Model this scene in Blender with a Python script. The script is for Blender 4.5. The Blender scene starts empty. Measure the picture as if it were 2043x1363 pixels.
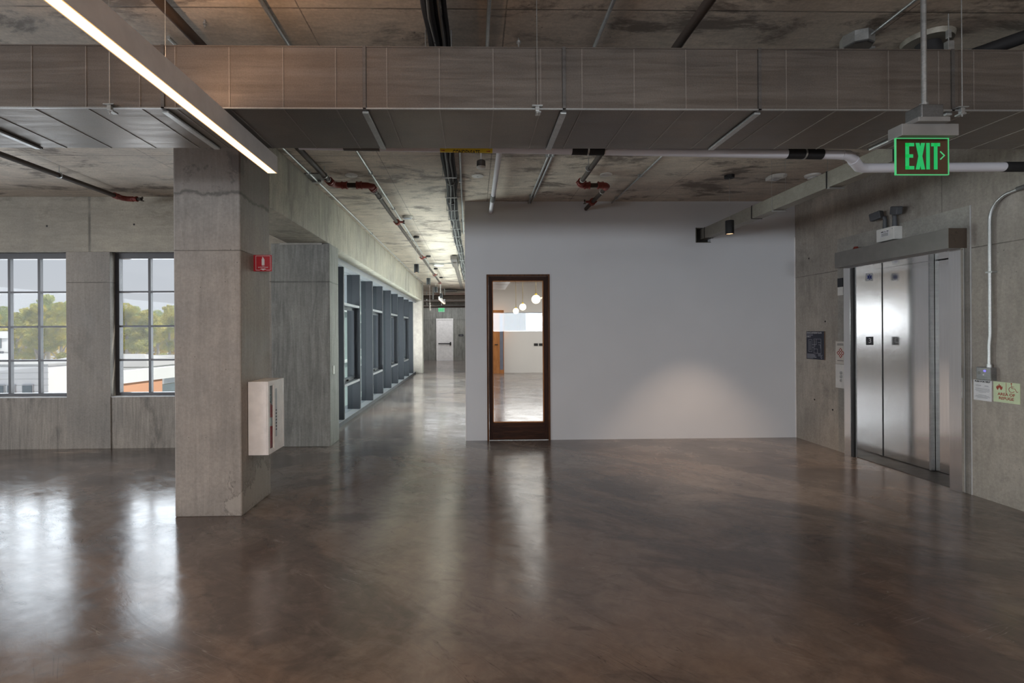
import bpy, bmesh, math, random
from mathutils import Vector, Matrix
from math import pi, sin, cos
R = math.radians
random.seed(7)
S = bpy.context.scene
COL = S.collection

# ------------------------------------------------------------------ camera
cd = bpy.data.cameras.new('camera')
cam = bpy.data.objects.new('camera', cd)
COL.objects.link(cam)
YAW, ROLL = .02, .006
fw = Vector((sin(YAW), cos(YAW), 0)); rt = Vector((cos(YAW), -sin(YAW), 0)); up = Vector((0, 0, 1))
r2 = rt * cos(ROLL) - up * sin(ROLL); u2 = up * cos(ROLL) + rt * sin(ROLL)
m3 = Matrix((r2, u2, -fw)).transposed()
cam.matrix_world = Matrix.Translation((0, 0, 1.6)) @ m3.to_4x4()
cd.sensor_width = 36; cd.lens = 980 / 2043 * 36
cd.shift_x = (1021.5 - 965) / 2043; cd.shift_y = -(681.5 - 663) / 2043
cd.clip_start = .05; cd.clip_end = 500
S.camera = cam

# ------------------------------------------------------------------ view, world, sun, large lights
S.view_settings.view_transform = 'Standard'
S.view_settings.look = 'None'
S.view_settings.gamma = 1
S.view_settings.use_curve_mapping = False
S.view_settings.exposure = 0.0
S.cycles.max_bounces = 7
S.cycles.diffuse_bounces = 4
S.cycles.glossy_bounces = 4
S.cycles.transparent_max_bounces = 12
S.cycles.caustics_reflective = False
S.cycles.caustics_refractive = False
S.cycles.sample_clamp_indirect = 4

w = bpy.data.worlds.new('sky'); S.world = w; w.use_nodes = True
nt = w.node_tree; nt.nodes.clear()
out = nt.nodes.new('ShaderNodeOutputWorld'); bg = nt.nodes.new('ShaderNodeBackground')
tc = nt.nodes.new('ShaderNodeTexCoord'); sx = nt.nodes.new('ShaderNodeSeparateXYZ'); rp = nt.nodes.new('ShaderNodeValToRGB')
nt.links.new(tc.outputs['Generated'], sx.inputs[0]); nt.links.new(sx.outputs[2], rp.inputs[0])
rp.color_ramp.elements[0].position = 0.0; rp.color_ramp.elements[0].color = (.66, .68, .72, 1)
rp.color_ramp.elements[1].position = 0.9; rp.color_ramp.elements[1].color = (.36, .46, .66, 1)
nt.links.new(rp.outputs[0], bg.inputs[0]); bg.inputs[1].default_value = .95
nt.links.new(bg.outputs[0], out.inputs[0])

def sun(d, strength, col, ang=.6):
    l = bpy.data.lights.new('sun', 'SUN'); l.energy = strength; l.color = col; l.angle = R(ang)
    o = bpy.data.objects.new('sun', l); COL.objects.link(o)
    o.rotation_euler = Vector(d).to_track_quat('-Z', 'Y').to_euler()
sun((-.50, -.15, -.85), 5.2, (1, .95, .86))

def area(name, loc, d, sxx, syy, power, col, spread=180, glossy=True):
    l = bpy.data.lights.new(name, 'AREA'); l.shape = 'RECTANGLE'; l.size = sxx; l.size_y = syy
    l.energy = power; l.color = col; l.spread = R(spread)
    o = bpy.data.objects.new(name, l); COL.objects.link(o); o.location = loc
    o.rotation_euler = Vector(d).to_track_quat('-Z', 'Y').to_euler()
    return o
DAY = (.86, .93, 1.0); WARM = (1.0, .66, .40)
# daylight arriving through the window openings, then two added overhead fills
area('daylight_window_left', (-6.38, 7.4, 1.74), (0, -1, 0), 1.34, 2.0, 34, DAY, spread=150)
area('daylight_window_left', (-4.42, 7.4, 1.74), (0, -1, 0), 1.34, 2.0, 34, DAY, spread=150)
area('daylight_window_left', (-9.2, 7.4, 1.74), (0, -1, 0), 2.6, 2.0, 95, DAY, spread=150)  # at the unseen further window, added for its light
area('daylight_glazing', (-3.25, 13.6, 1.35), (1, 0, .12), 10.6, 2.4, 1080, (1.0, .99, .97), spread=115)
area('daylight_rear_window', (-5.3, -9.3, 2.08), (0, 1, 0), 7.6, .9, 110, DAY)
area('daylight_rear_window', (3.0, -9.3, 2.08), (0, 1, 0), 7.6, .9, 430, DAY)
area('daylight_side_window', (-11.3, -1.5, 1.75), (1, 0, 0), 9.0, 2.0, 560, DAY)
area('daylight_office', (3.6, 19.15, 2.0), (0, -1, -.1), 6.8, 0.7, 70, (1, .98, .95))
area('office_fill_light', (3.5, 12.5, 3.3), (0, 0, -1), 6.5, 10.5, 400, (1, .98, .94))  # added overhead fill that brightens the office, no fixture there
area('far_hall_fill', (-1.5, 24.5, 3.2), (0, 0, -1), 2.5, 7, 120, (.95, .98, 1))  # added fill over the far hall, not from a window
# warm lamps of the open office behind the camera
area('rear_lamp', (2.2, -1.5, 2.7), (0, 0, -1), .1, 4, 60, WARM)
area('rear_lamp', (-4.8, -1.5, 2.7), (0, 0, -1), .1, 4, 40, WARM)
area('rear_lamp', (2.2, -1.5, 2.86), (0, 0, 1), .1, 4, 14, WARM)
area('lamp_uplight', (-1.42, 1.1, 2.853), (0, 0, 1), .05, 3.2, 20, (1, .60, .34))

# ------------------------------------------------------------------ helpers
def tag(o, label=None, cat=None, group=None, kind=None):
    if label: o['label'] = label
    if cat: o['category'] = cat
    if group: o['group'] = group
    if kind: o['kind'] = kind
    return o
def thing(name, loc, label, cat, group=None):
    o = bpy.data.objects.new(name, None); COL.objects.link(o); o.location = loc; o.empty_display_size = .1
    bpy.context.view_layer.update() if False else None
    return tag(o, label, cat, group)
def root(name, loc=(0, 0, 0)):
    o = bpy.data.objects.new(name, None); COL.objects.link(o); o.location = loc
    o['kind'] = 'structure'; return o
def wl(o):
    v = Vector(o.location)
    while o.parent: o = o.parent; v += Vector(o.location)
    return v
def link(name, me, mats, parent=None, org=None):
    """org: world position of the object's own origin (mesh is given in world coordinates)"""
    base = wl(parent) if parent else Vector((0, 0, 0))
    if not isinstance(mats, (list, tuple)): mats = [mats]
    for m in mats: me.materials.append(m)
    o = bpy.data.objects.new(name, me); COL.objects.link(o)
    if parent:
        o.parent = parent
        me.transform(Matrix.Translation(-base))
    return o
def obj(name, bm, mat, parent=None, smooth=False, label=None, loc=None):
    me = bpy.data.meshes.new(name)
    bmesh.ops.recalc_face_normals(bm, faces=bm.faces)
    if smooth:
        for f in bm.faces: f.smooth = True
        for e in bm.edges:
            if len(e.link_faces) == 2 and e.calc_face_angle(0) > R(38): e.smooth = False
    bm.to_mesh(me); bm.free()
    o = link(name, me, mat, parent)
    if loc is not None and parent is None:
        me.transform(Matrix.Translation(-Vector(loc))); o.location = loc
    if label: o['label'] = label
    if name in ('diamond_icon', 'caption_lines', 'fine_print_lines', 'plan_lines', 'label_print', 'instruction_lines', 'label_marks', 'border_line'): o['kind'] = 'stuff'
    return o
def N(): return bmesh.new()
def box(bm, x0, x1, y0, y1, z0, z1, bev=0):
    x0, x1 = sorted((x0, x1)); y0, y1 = sorted((y0, y1)); z0, z1 = sorted((z0, z1))
    r = bmesh.ops.create_cube(bm, size=1)
    vs = r['verts']
    for v in vs:
        v.co = Vector(((x0 + x1) / 2 + v.co.x * (x1 - x0), (y0 + y1) / 2 + v.co.y * (y1 - y0), (z0 + z1) / 2 + v.co.z * (z1 - z0)))
    if bev:
        es = {e for v in vs for e in v.link_edges}
        bmesh.ops.bevel(bm, geom=list(es), offset=bev, segments=2, affect='EDGES', profile=.6)
    return bm
def B(*a, bev=0): return box(N(), *a, bev=bev)
def tube(bm, pts, r, seg=12, caps=True):
    pts = [Vector(p) for p in pts]; rings = []
    prev = None
    for i, p in enumerate(pts):
        if i == 0: t = pts[1] - pts[0]
        elif i == len(pts) - 1: t = pts[-1] - pts[-2]
        else: t = (pts[i] - pts[i-1]).normalized() + (pts[i+1] - pts[i]).normalized()
        t.normalize()
        if prev is None:
            a = Vector((0, 0, 1)) if abs(t.z) < .9 else Vector((1, 0, 0))
            u = t.cross(a).normalized()
        else:
            u = (prev - t * prev.dot(t)).normalized()
        prev = u; v = t.cross(u)
        rr = r[i] if isinstance(r, (list, tuple)) else r
        rings.append([bm.verts.new(p + (u * cos(2*pi*k/seg) + v * sin(2*pi*k/seg)) * rr) for k in range(seg)])
    for a, b in zip(rings, rings[1:]):
        for k in range(seg): bm.faces.new((a[k], a[(k+1) % seg], b[(k+1) % seg], b[k]))
    if caps:
        bm.faces.new(rings[0]); bm.faces.new(list(reversed(rings[-1])))
    return bm
def T(pts, r, seg=12): return tube(N(), pts, r, seg)
def lathe(bm, prof, c, axis='z', seg=24):
    c = Vector(c); rings = []
    for r, h in prof:
        ring = []
        for k in range(seg):
            a = 2*pi*k/seg; x, y = r*cos(a), r*sin(a)
            p = Vector((x, y, h)) if axis == 'z' else (Vector((h, x, y)) if axis == 'x' else Vector((x, h, y)))
            ring.append(bm.verts.new(c + p))
        rings.append(ring)
    for a, b in zip(rings, rings[1:]):
        for k in range(seg): bm.faces.new((a[k], a[(k+1) % seg], b[(k+1) % seg], b[k]))
    bm.faces.new(rings[0]); bm.faces.new(list(reversed(rings[-1])))
    return bm
# facing bases: R = on the right wall (faces -X), F = faces the camera (-Y)
BAS = {'R': Matrix(((0, 0, -1), (-1, 0, 0), (0, 1, 0))), 'F': Matrix(((1, 0, 0), (0, 0, -1), (0, 1, 0)))}
def place(bas, c):
    return Matrix.Translation(c) @ BAS[bas].to_4x4()
def poly(bm, pts, M, th=.0008, z=0):
    a = [bm.verts.new(M @ Vector((x, y, z))) for x, y in pts]
    b = [bm.verts.new(M @ Vector((x, y, z + th))) for x, y in pts]
    bm.faces.new(a); bm.faces.new(list(reversed(b)))
    n = len(pts)
    for i in range(n): bm.faces.new((a[i], a[(i+1) % n], b[(i+1) % n], b[i]))
def rect(bm, x0, y0, x1, y1, M, th=.0008, z=0): poly(bm, [(x0, y0), (x1, y0), (x1, y1), (x0, y1)], M, th, z)
def stroke(bm, pts, wd, M, th=.0008, z=0):
    for (ax, ay), (bx, by) in zip(pts, pts[1:]):
        d = Vector((bx-ax, by-ay)); L = d.length
        if L < 1e-6: continue
        d /= L; n = Vector((-d.y, d.x)) * wd / 2; e = d * wd * .35
        poly(bm, [(ax-e.x+n.x, ay-e.y+n.y), (ax-e.x-n.x, ay-e.y-n.y), (bx+e.x-n.x, by+e.y-n.y), (bx+e.x+n.x, by+e.y+n.y)], M, th, z)
def text_mesh(s, size, M, th=.0006, align='CENTER', bold=0, sx=1, spacing=1):
    cu = bpy.data.curves.new('lettering', 'FONT'); cu.body = s; cu.size = size; cu.align_x = align; cu.align_y = 'CENTER'
    cu.extrude = th; cu.offset = bold; cu.resolution_u = 3; cu.space_character = spacing
    o = bpy.data.objects.new('tmp', cu); COL.objects.link(o)
    dg = bpy.context.evaluated_depsgraph_get(); dg.update()
    me = bpy.data.meshes.new_from_object(o.evaluated_get(dg))
    COL.objects.unlink(o); bpy.data.objects.remove(o)
    me.transform(Matrix.Diagonal((sx, 1, 1, 1)))
    me.materials.clear()
    me.transform(M)
    return me
def text(name, s, size, M, mat, parent, **k):
    return link(name, text_mesh(s, size, M, **k), mat, parent)

# ------------------------------------------------------------------ materials
class G:
    def __init__(s, name):
        s.m = bpy.data.materials.new(name); s.m.use_nodes = True; s.t = s.m.node_tree; s.t.nodes.clear()
        s.out = s.n('ShaderNodeOutputMaterial'); s.b = s.n('ShaderNodeBsdfPrincipled'); s.l(s.b.outputs[0], s.out.inputs[0])
        s.g = s.n('ShaderNodeNewGeometry'); s.P = s.g.outputs['Position']
    def n(s, t, **k):
        x = s.t.nodes.new(t)
        for a, b in k.items(): setattr(x, a, b)
        return x
    def l(s, a, b): s.t.links.new(a, b)
    def put(s, sock, v):
        if hasattr(v, 'links') or hasattr(v, 'is_output'): s.l(v, sock)
        else: sock.default_value = v
    def noise(s, scale, sc=(1, 1, 1), detail=5, rough=.6, dist=0, off=(0, 0, 0), rot=0):
        mp = s.n('ShaderNodeMapping'); s.l(s.P, mp.inputs[0]); mp.inputs['Scale'].default_value = sc; mp.inputs['Location'].default_value = off
        if rot:
            m0 = s.n('ShaderNodeMapping'); s.l(s.P, m0.inputs[0]); m0.inputs['Rotation'].default_value = (0, 0, R(rot)); s.l(m0.outputs[0], mp.inputs[0])
        x = s.n('ShaderNodeTexNoise'); s.l(mp.outputs[0], x.inputs['Vector'])
        x.inputs['Scale'].default_value = scale; x.inputs['Detail'].default_value = detail; x.inputs['Roughness'].default_value = rough; x.inputs['Distortion'].default_value = dist
        return x.outputs[0]
    def rng(s, v, a, b, c=0, d=1, smooth=True):
        x = s.n('ShaderNodeMapRange'); x.interpolation_type = 'SMOOTHSTEP' if smooth else 'LINEAR'
        s.put(x.inputs['Value'], v); x.inputs['From Min'].default_value = a; x.inputs['From Max'].default_value = b
        x.inputs['To Min'].default_value = c; x.inputs['To Max'].default_value = d
        return x.outputs[0]
    def math(s, op, a, b=0.0, c=None):
        x = s.n('ShaderNodeMath'); x.operation = op; s.put(x.inputs[0], a); s.put(x.inputs[1], b)
        if c is not None: s.put(x.inputs[2], c)
        return x.outputs[0]
    def mix(s, f, a, b, mode='MIX'):
        x = s.n('ShaderNodeMix'); x.data_type = 'RGBA'; x.blend_type = mode
        s.put(x.inputs[0], f); s.put(x.inputs[6], a if not isinstance(a, tuple) else (*a[:3], 1)); s.put(x.inputs[7], b if not isinstance(b, tuple) else (*b[:3], 1))
        return x.outputs[2]
    def scale(s, col, f):   # multiply colour by scalar
        x = s.n('ShaderNodeVectorMath'); x.operation = 'SCALE'; s.l(col, x.inputs[0]); s.put(x.inputs[3], f); return x.outputs[0]
    def sep(s):
        x = s.n('ShaderNodeSeparateXYZ'); s.l(s.P, x.inputs[0]); return x.outputs
    def line(s, coord, at, wd, wob=None, amp=.01):
        c = coord if wob is None else s.math('MULTIPLY_ADD', wob, amp, coord)
        d = s.math('ABSOLUTE', s.math('SUBTRACT', c, at)); return s.rng(d, 0, wd, 1, 0)
    def bump(s, h, strength=.3, dist=.01, nrm=None):
        x = s.n('ShaderNodeBump'); x.inputs['Strength'].default_value = strength; x.inputs['Distance'].default_value = dist
        s.l(h, x.inputs['Height'])
        if nrm is not None: s.l(nrm, x.inputs['Normal'])
        return x.outputs[0]

def plain(name, col, rough=.5, metal=0, emit=None, es=0, coat=0, spec=.5, ns=9):
    g = G(name); b = g.b
    n = g.noise(ns, detail=3 if ns > 5 else 1); f = g.rng(n, .3, .7, .94, 1.06)
    c = g.n('ShaderNodeRGB'); c.outputs[0].default_value = (*col, 1)
    g.l(g.scale(c.outputs[0], f), b.inputs['Base Color'])
    g.l(g.rng(n, .3, .7, max(rough - .04, 0), rough + .04), b.inputs['Roughness'])
    b.inputs['Metallic'].default_value = metal; b.inputs['Coat Weight'].default_value = coat; b.inputs['Specular IOR Level'].default_value = spec
    if emit: b.inputs['Emission Color'].default_value = (*emit, 1); b.inputs['Emission Strength'].default_value = es
    return g.m

def concrete(name, A, Bc, stain, grain=(9, 9, .55), gs=.35, st_scale=(1, 1, .6), st_amt=.6, st_lo=.53, st_hi=.66,
             joints=(), off=(0, 0, 0), pits=1, bumpk=.35, rough=.62, extra=None):
    g = G(name); s = g.sep()
    big = g.noise(.8, detail=5, rough=.6, off=off)
    mid = g.noise(3.2, detail=6, rough=.65, off=off)
    gr = g.noise(3, sc=grain, detail=8, rough=.62, dist=.9, off=off)
    fine = g.noise(45, detail=4, rough=.7)
    col = g.mix(g.rng(big, .35, .65), A, Bc)
    col = g.scale(col, g.rng(mid, .25, .75, .80, 1.2))
    col = g.scale(col, g.rng(gr, .25, .75, 1 - gs, 1 + gs))
    col = g.scale(col, g.rng(fine, .2, .8, .86, 1.14))
    stn = g.noise(1.6, sc=st_scale, detail=10, rough=.72, dist=.35, off=(off[0]+5, off[1]+2, off[2]+1))
    stf = g.math('MULTIPLY', g.rng(stn, st_lo, st_hi), st_amt)
    col = g.mix(stf, col, stain)
    # pinholes
    v = g.n('ShaderNodeTexVoronoi'); g.l(g.P, v.inputs['Vector']); v.inputs['Scale'].default_value = 16
    pit = g.math('MULTIPLY', g.rng(v.outputs['Distance'], .05, .11, 1, 0), g.rng(mid, .50, .60))
    pit = g.math('MULTIPLY', pit, pits)
    col = g.mix(g.math('MULTIPLY', pit, .65), col, tuple(x * .35 for x in stain))
    # cable-like tie holes are separate; cold joints
    jl = None
    for ax, at, wd in joints:
        f = g.line(s[ax], at, wd, fine, .008)
        jl = f if jl is None else g.math('MAXIMUM', jl, f)
    if jl is not None:
        jl = g.math('MULTIPLY', jl, g.rng(mid, .3, .55, .35, 1))
        col = g.mix(g.math('MULTIPLY', jl, .75), col, tuple(x * .4 for x in stain))
    if extra: col = extra(g, s, col, fine, mid)
    g.l(col, g.b.inputs['Base Color'])
    g.l(g.rng(mid, .3, .7, rough - .08, rough + .1), g.b.inputs['Roughness'])
    h = g.math('ADD', g.math('MULTIPLY', gr, .6), g.math('MULTIPLY', fine, .25))
    h = g.math('SUBTRACT', h, g.math('MULTIPLY', pit, .8))
    if jl is not None: h = g.math('SUBTRACT', h, jl)
    g.l(g.bump(h, bumpk, .008), g.b.inputs['Normal'])
    return g.m

WA, WB, WS = (.315, .275, .235), (.235, .21, .185), (.105, .093, .08)
def colband(g, s, col, fine, mid):
    # rough honeycombed cold joint near the column head and darker patches above it
    wob = g.noise(5, detail=6, rough=.7)
    z = g.math('MULTIPLY_ADD', wob, -.16, s[2])
    band = g.rng(g.math('ABSOLUTE', g.math('SUBTRACT', z, 2.745)), .0, .028, 1, 0)
    upm = g.rng(s[2], 2.80, 2.84)
    col = g.mix(g.math('MULTIPLY', upm, .45), col, (.19, .16, .145))
    patch = g.rng(g.noise(4.5, detail=7, rough=.7, dist=.4, off=(3.1, 0, 9)), .54, .62)
    col = g.mix(g.math('MULTIPLY', g.math('MULTIPLY', patch, upm), .6), col, (.10, .085, .08))
    col = g.mix(g.math('MULTIPLY', band, .8), col, (.095, .085, .075))
    # salt-crusted patch creeping up the right corner of the base
    cr = g.math('MULTIPLY', g.rng(s[0], -2.30, -2.09), g.rng(s[2], .75, .05))
    nn = g.noise(6, sc=(1, 1, .5), detail=7, rough=.7, off=(8, 1, 2))
    e = g.math('ADD', nn, g.math('MULTIPLY', cr, .30))
    col = g.mix(g.math('MULTIPLY', g.rng(e, .70, .74), .55), col, (.40, .36, .32))
    col = g.mix(g.math('MULTIPLY', g.rng(g.math('ABSOLUTE', g.math('SUBTRACT', e, .70)), 0, .02, 1, 0), .7), col, (.10, .09, .08))
    low = g.math('MULTIPLY', g.rng(s[2], .10, .0), g.rng(fine, .45, .6)); col = g.mix(g.math('MULTIPLY', low, .5), col, (.12, .105, .09))
    return col
M_wall = concrete('board_formed_concrete', WA, WB, WS, gs=.26, joints=((2, 2.335, .010),), st_amt=.8, st_scale=(1.4, 1, .5), st_lo=.50, st_hi=.66)
M_wallR = concrete('elevator_wall_concrete', (.41, .368, .315), (.30, .275, .245), (.14, .125, .108), grain=(5, 5, .8), gs=.10, joints=((2, 2.39, .008), (1, 4.95, .006)), st_amt=.45, off=(0, 3, 1))
M_col = concrete('column_concrete', (.325, .289, .258), (.262, .234, .210), (.15, .13, .11), gs=.12, grain=(7, 7, .45), joints=((2, 2.335, .008),), st_scale=(2.2, 2.2, .45), st_amt=.55, st_lo=.54, st_hi=.72, off=(1, 1, 4), extra=colband)
M_pier = concrete('pier_concrete', (.27, .265, .24), (.21, .21, .195), (.11, .11, .10), grain=(6, 6, .5), gs=.30, joints=((2, 2.33, .016),), st_scale=(2, 2, .5), st_amt=.5, off=(7, 2, 0))
M_beam = concrete('beam_concrete', (.40, .37, .30), (.31, .29, .245), (.11, .105, .09), grain=(3, 3, .7), gs=.2, st_scale=(1.2, 1.6, .35), st_amt=.55, joints=tuple((1, y, .012) for y in (6.55, 9.6, 12.6, 15.6)), off=(2, 9, 3))
M_patch = concrete('patched_concrete', (.36, .345, .315), (.30, .285, .255), (.17, .16, .14), gs=.1, grain=(2, 2, 1.5), st_amt=.3, pits=.3, bumpk=.15)
CJ = [(1, 6.6 + 1.22 * k, .010) for k in range(-3, 11)] + [(0, .21, .008), (0, -1.02, .006), (0, 1.43, .006), (0, 2.65, .006), (0, -3.5, .006), (0, -4.7, .006)]
M_ceil = concrete('slab_soffit_concrete', (.62, .545, .455), (.50, .43, .36), (.115, .092, .078), grain=(1.2, 6, 1), gs=.14, st_scale=(.8, 1.7, 1), st_amt=.82, st_lo=.50, st_hi=.62, joints=CJ, off=(4, 3, 0), bumpk=.25)

def floor_mat():
    g = G('polished_concrete_floor')
    big = g.noise(.45, detail=6, rough=.6, dist=.6)
    mid = g.noise(1.6, detail=9, rough=.68, dist=1.3, off=(3, 1, 0))
    fin = g.noise(9, detail=8, rough=.7, dist=.6)
    scr = g.noise(2.2, sc=(1, 6, 1), detail=8, rough=.75, dist=2.5, off=(9, 4, 0))
    sw = g.noise(.55, sc=(1, 1.7, 1), detail=10, rough=.62, dist=1.2, off=(6, 2, 0), rot=32)
    str1 = g.noise(1.3, sc=(1.3, 3.2, 1), detail=10, rough=.70, dist=2.2, off=(2, 5, 0), rot=30)
    c = g.mix(g.rng(big, .38, .62), (.185, .138, .115), (.21, .18, .165))
    c = g.mix(g.math('MULTIPLY', g.rng(sw, .45, .58), .68), c, (.078, .066, .066))
    c = g.mix(g.math('MULTIPLY', g.rng(mid, .48, .66), .40), c, (.085, .073, .070))
    c = g.mix(g.math('MULTIPLY', g.rng(mid, .34, .50, 1, 0), .28), c, (.25, .21, .19))
    c = g.mix(g.math('MULTIPLY', g.rng(str1, .54, .68), .45), c, (.055, .048, .048))
    c = g.mix(g.math('MULTIPLY', g.rng(str1, .32, .46, 1, 0), .20), c, (.27, .235, .22))
    c = g.scale(c, g.rng(fin, .25, .75, .86, 1.14))
    for k, (rt_, of_) in enumerate(((28, 0), (52, 7), (-20, 13))):
        ln = g.noise(1.0, sc=(1.0, 16, 1), detail=3, rough=.5, dist=.5, off=(of_, of_, 0), rot=rt_)
        msk = g.noise(1.3, detail=3, off=(of_ + 4, 1, 0))
        f = g.math('MULTIPLY', g.rng(g.math('ABSOLUTE', g.math('SUBTRACT', ln, .56)), 0, .006, 1, 0), g.rng(msk, .54, .64))
        c = g.mix(g.math('MULTIPLY', f, .5 if k != 1 else .6), c, (.36, .33, .31) if k != 1 else (.035, .03, .03))
    g.l(c, g.b.inputs['Base Color'])
    r = g.math('ADD', g.rng(mid, .3, .7, .11, .21), g.rng(str1, .35, .65, -.02, .05))
    g.l(r, g.b.inputs['Roughness'])
    g.b.inputs['IOR'].default_value = 1.8
    h = g.math('ADD', g.noise(2.5, detail=2), g.math('MULTIPLY', fin, .12))
    g.l(g.bump(g.math('ADD', h, g.math('MULTIPLY', str1, .35)), .16, .012), g.b.inputs['Normal'])
    return g.m
M_floor = floor_mat()

def duct_mat(name, A, Bc, metal=.75, rough=.42):
    g = G(name)
    n = g.noise(1.3, detail=6, off=(2, 0, 5)); st = g.noise(3, sc=(.5, 6, 9), detail=8, rough=.7, dist=.5); fi = g.noise(120, detail=2)
    c = g.mix(g.rng(n, .35, .65), A, Bc)
    c = g.scale(c, g.rng(st, .3, .7, .88, 1.12)); c = g.scale(c, g.rng(fi, .3, .7, .93, 1.07))
    scr = g.noise(2.2, sc=(2, 6, 3), detail=10, rough=.8, dist=4, off=(1, 1, 1))
    c = g.mix(g.math('MULTIPLY', g.rng(scr, .66, .70), .35), c, tuple(min(1, x * 2.2) for x in A))
    g.l(c, g.b.inputs['Base Color']); g.b.inputs['Metallic'].default_value = metal
    g.l(g.rng(st, .3, .7, rough - .07, rough + .08), g.b.inputs['Roughness'])
    g.l(g.bump(g.math('ADD', g.math('MULTIPLY', st, .5), n), .12, .01), g.b.inputs['Normal'])
    return g.m
M_duct = duct_mat('galvanised_duct_sheet', (.21, .18, .155), (.165, .145, .13), .6, .42)
M_rib = duct_mat('duct_seam', (.30, .265, .235), (.26, .23, .205), .5, .45)
M_ductdk = duct_mat('duct_flange_steel', (.20, .19, .18), (.15, .14, .135), .8, .45)
M_galv = duct_mat('galvanised_conduit', (.50, .51, .50), (.40, .41, .41), .75, .38)
M_smallduct = duct_mat('wrapped_small_duct', (.34, .32, .27), (.27, .25, .215), .35, .5)

def stainless():
    g = G('brushed_stainless_steel')
    n = g.noise(1, sc=(260, 260, 1.2), detail=3, rough=.6)
    n2 = g.noise(1.2, detail=3)
    c = g.mix(g.rng(n2, .3, .7), (.74, .73, .715), (.82, .81, .80))
    g.l(g.scale(c, g.rng(n, .3, .7, .95, 1.05)), g.b.inputs['Base Color'])
    g.b.inputs['Metallic'].default_value = 1; g.b.inputs['Roughness'].default_value = .13
    g.l(g.bump(g.math('ADD', g.math('MULTIPLY', n, .10), g.math('MULTIPLY', n2, 1)), .10, .01), g.b.inputs['Normal'])
    return g.m
M_ss = stainless()

def wood(name, A, Bc, sc=(14, 14, 1.2)):
    g = G(name)
    n = g.noise(2, sc=sc, detail=8, rough=.6, dist=1.2); n2 = g.noise(1.5, detail=3)
    c = g.mix(g.rng(n, .3, .7), A, Bc); c = g.scale(c, g.rng(n2, .3, .7, .85, 1.15))
    g.l(c, g.b.inputs['Base Color']); g.b.inputs['Roughness'].default_value = .5; g.b.inputs['Specular IOR Level'].default_value = .15
    g.l(g.bump(n, .12, .004), g.b.inputs['Normal'])
    return g.m
M_walnut = wood('dark_walnut', (.060, .022, .012), (.022, .009, .006))
M_walnutH = wood('dark_walnut_rail', (.070, .027, .014), (.026, .011, .007), (1.2, 14, 14))
M_oak = wood('orange_wood', (.50, .21, .07), (.36, .14, .045))

def paint(name, col, rough=.55):
    g = G(name); n = g.noise(80, detail=3); n2 = g.noise(.7, detail=3)
    c = g.n('ShaderNodeRGB'); c.outputs[0].default_value = (*col, 1)
    g.l(g.scale(c.outputs[0], g.rng(n2, .3, .7, .97, 1.02)), g.b.inputs['Base Color']); g.b.inputs['Roughness'].default_value = rough
    g.l(g.bump(n, .06, .002), g.b.inputs['Normal'])
    return g.m
M_white = paint('white_wall_paint', (.72, .73, .76))
M_whiteroom = paint('office_wall_paint', (.82, .81, .79))

def glass(name, tint=(.97, .98, .98), k=1.0, rough=0.0):
    m = bpy.data.materials.new(name); m.use_nodes = True; t = m.node_tree; t.nodes.clear()
    o = t.nodes.new('ShaderNodeOutputMaterial'); mx = t.nodes.new('ShaderNodeMixShader')
    tr = t.nodes.new('ShaderNodeBsdfTransparent'); gl = t.nodes.new('ShaderNodeBsdfGlossy'); lw = t.nodes.new('ShaderNodeLayerWeight')
    tr.inputs[0].default_value = (*tint, 1); gl.inputs['Roughness'].default_value = rough; lw.inputs[0].default_value = .5
    pw = t.nodes.new('ShaderNodeMath'); pw.operation = 'POWER'; pw.inputs[1].default_value = 5; t.links.new(lw.outputs['Facing'], pw.inputs[0])
    ma = t.nodes.new('ShaderNodeMath'); ma.operation = 'MULTIPLY_ADD'; ma.use_clamp = True
    t.links.new(pw.outputs[0], ma.inputs[0]); ma.inputs[1].default_value = .96 * k; ma.inputs[2].default_value = .035 * k
    t.links.new(ma.outputs[0], mx.inputs[0]); t.links.new(tr.outputs[0], mx.inputs[1]); t.links.new(gl.outputs[0], mx.inputs[2]); t.links.new(mx.outputs[0], o.inputs[0])
    return m
M_glass = glass('window_glass', k=.3)
M_glass2 = glass('glazing_glass', (.86, .92, .92), .8)
M_doorglass = glass('door_glass', (.95, .96, .96), .75)

M_bronze = plain('window_frame_bronze', (.055, .052, .055), .4, .3)
M_fin = plain('dark_grey_aluminium', (.020, .022, .028), .55, .0, spec=.3)
M_finlite = plain('grey_aluminium_sill', (.20, .205, .22), .4, .4)
M_sill = plain('pale_sill', (.55, .55, .55), .5)
M_black = plain('black_metal', (.012, .012, .013), .45, .2)
M_rubber = plain('black_insulation', (.022, .021, .022), .7, spec=.3)
M_rubber2 = plain('grey_insulation_tape', (.13, .13, .125), .5)
M_pvc = plain('white_pvc', (.74, .73, .78), .38, ns=1.2)
M_white_pl = plain('white_plastic', (.74, .73, .70), .4)
M_lampbody = plain('grey_white_lamp_housing', (.74, .72, .71), .45)
M_pipe = plain('dark_steel_pipe', (.060, .046, .038), .7, .0, spec=.25)
M_red = plain('red_coupling_paint', (.21, .035, .025), .55)
M_redsign = plain('red_sign', (.42, .010, .022), .4)
M_redcan = plain('red_extinguisher', (.55, .012, .02), .3, coat=.4)
M_lampwarm = plain('warm_light_lens', (.9, .8, .6), .4, emit=(1, .80, .55), es=3.2)
M_spot = plain('spot_lens', (.9, .7, .5), .4, emit=(1, .62, .35), es=2.0)
M_globe = plain('glowing_globe', (.9, .85, .75), .4, emit=(1, .86, .62), es=2.2)
M_lineglow = plain('small_lamp_lens', (.9, .7, .5), .4, emit=(1, .72, .45), es=1.6)
M_green = plain('exit_green', (.02, .42, .12), .4, emit=(.02, .62, .16), es=.4)
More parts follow.
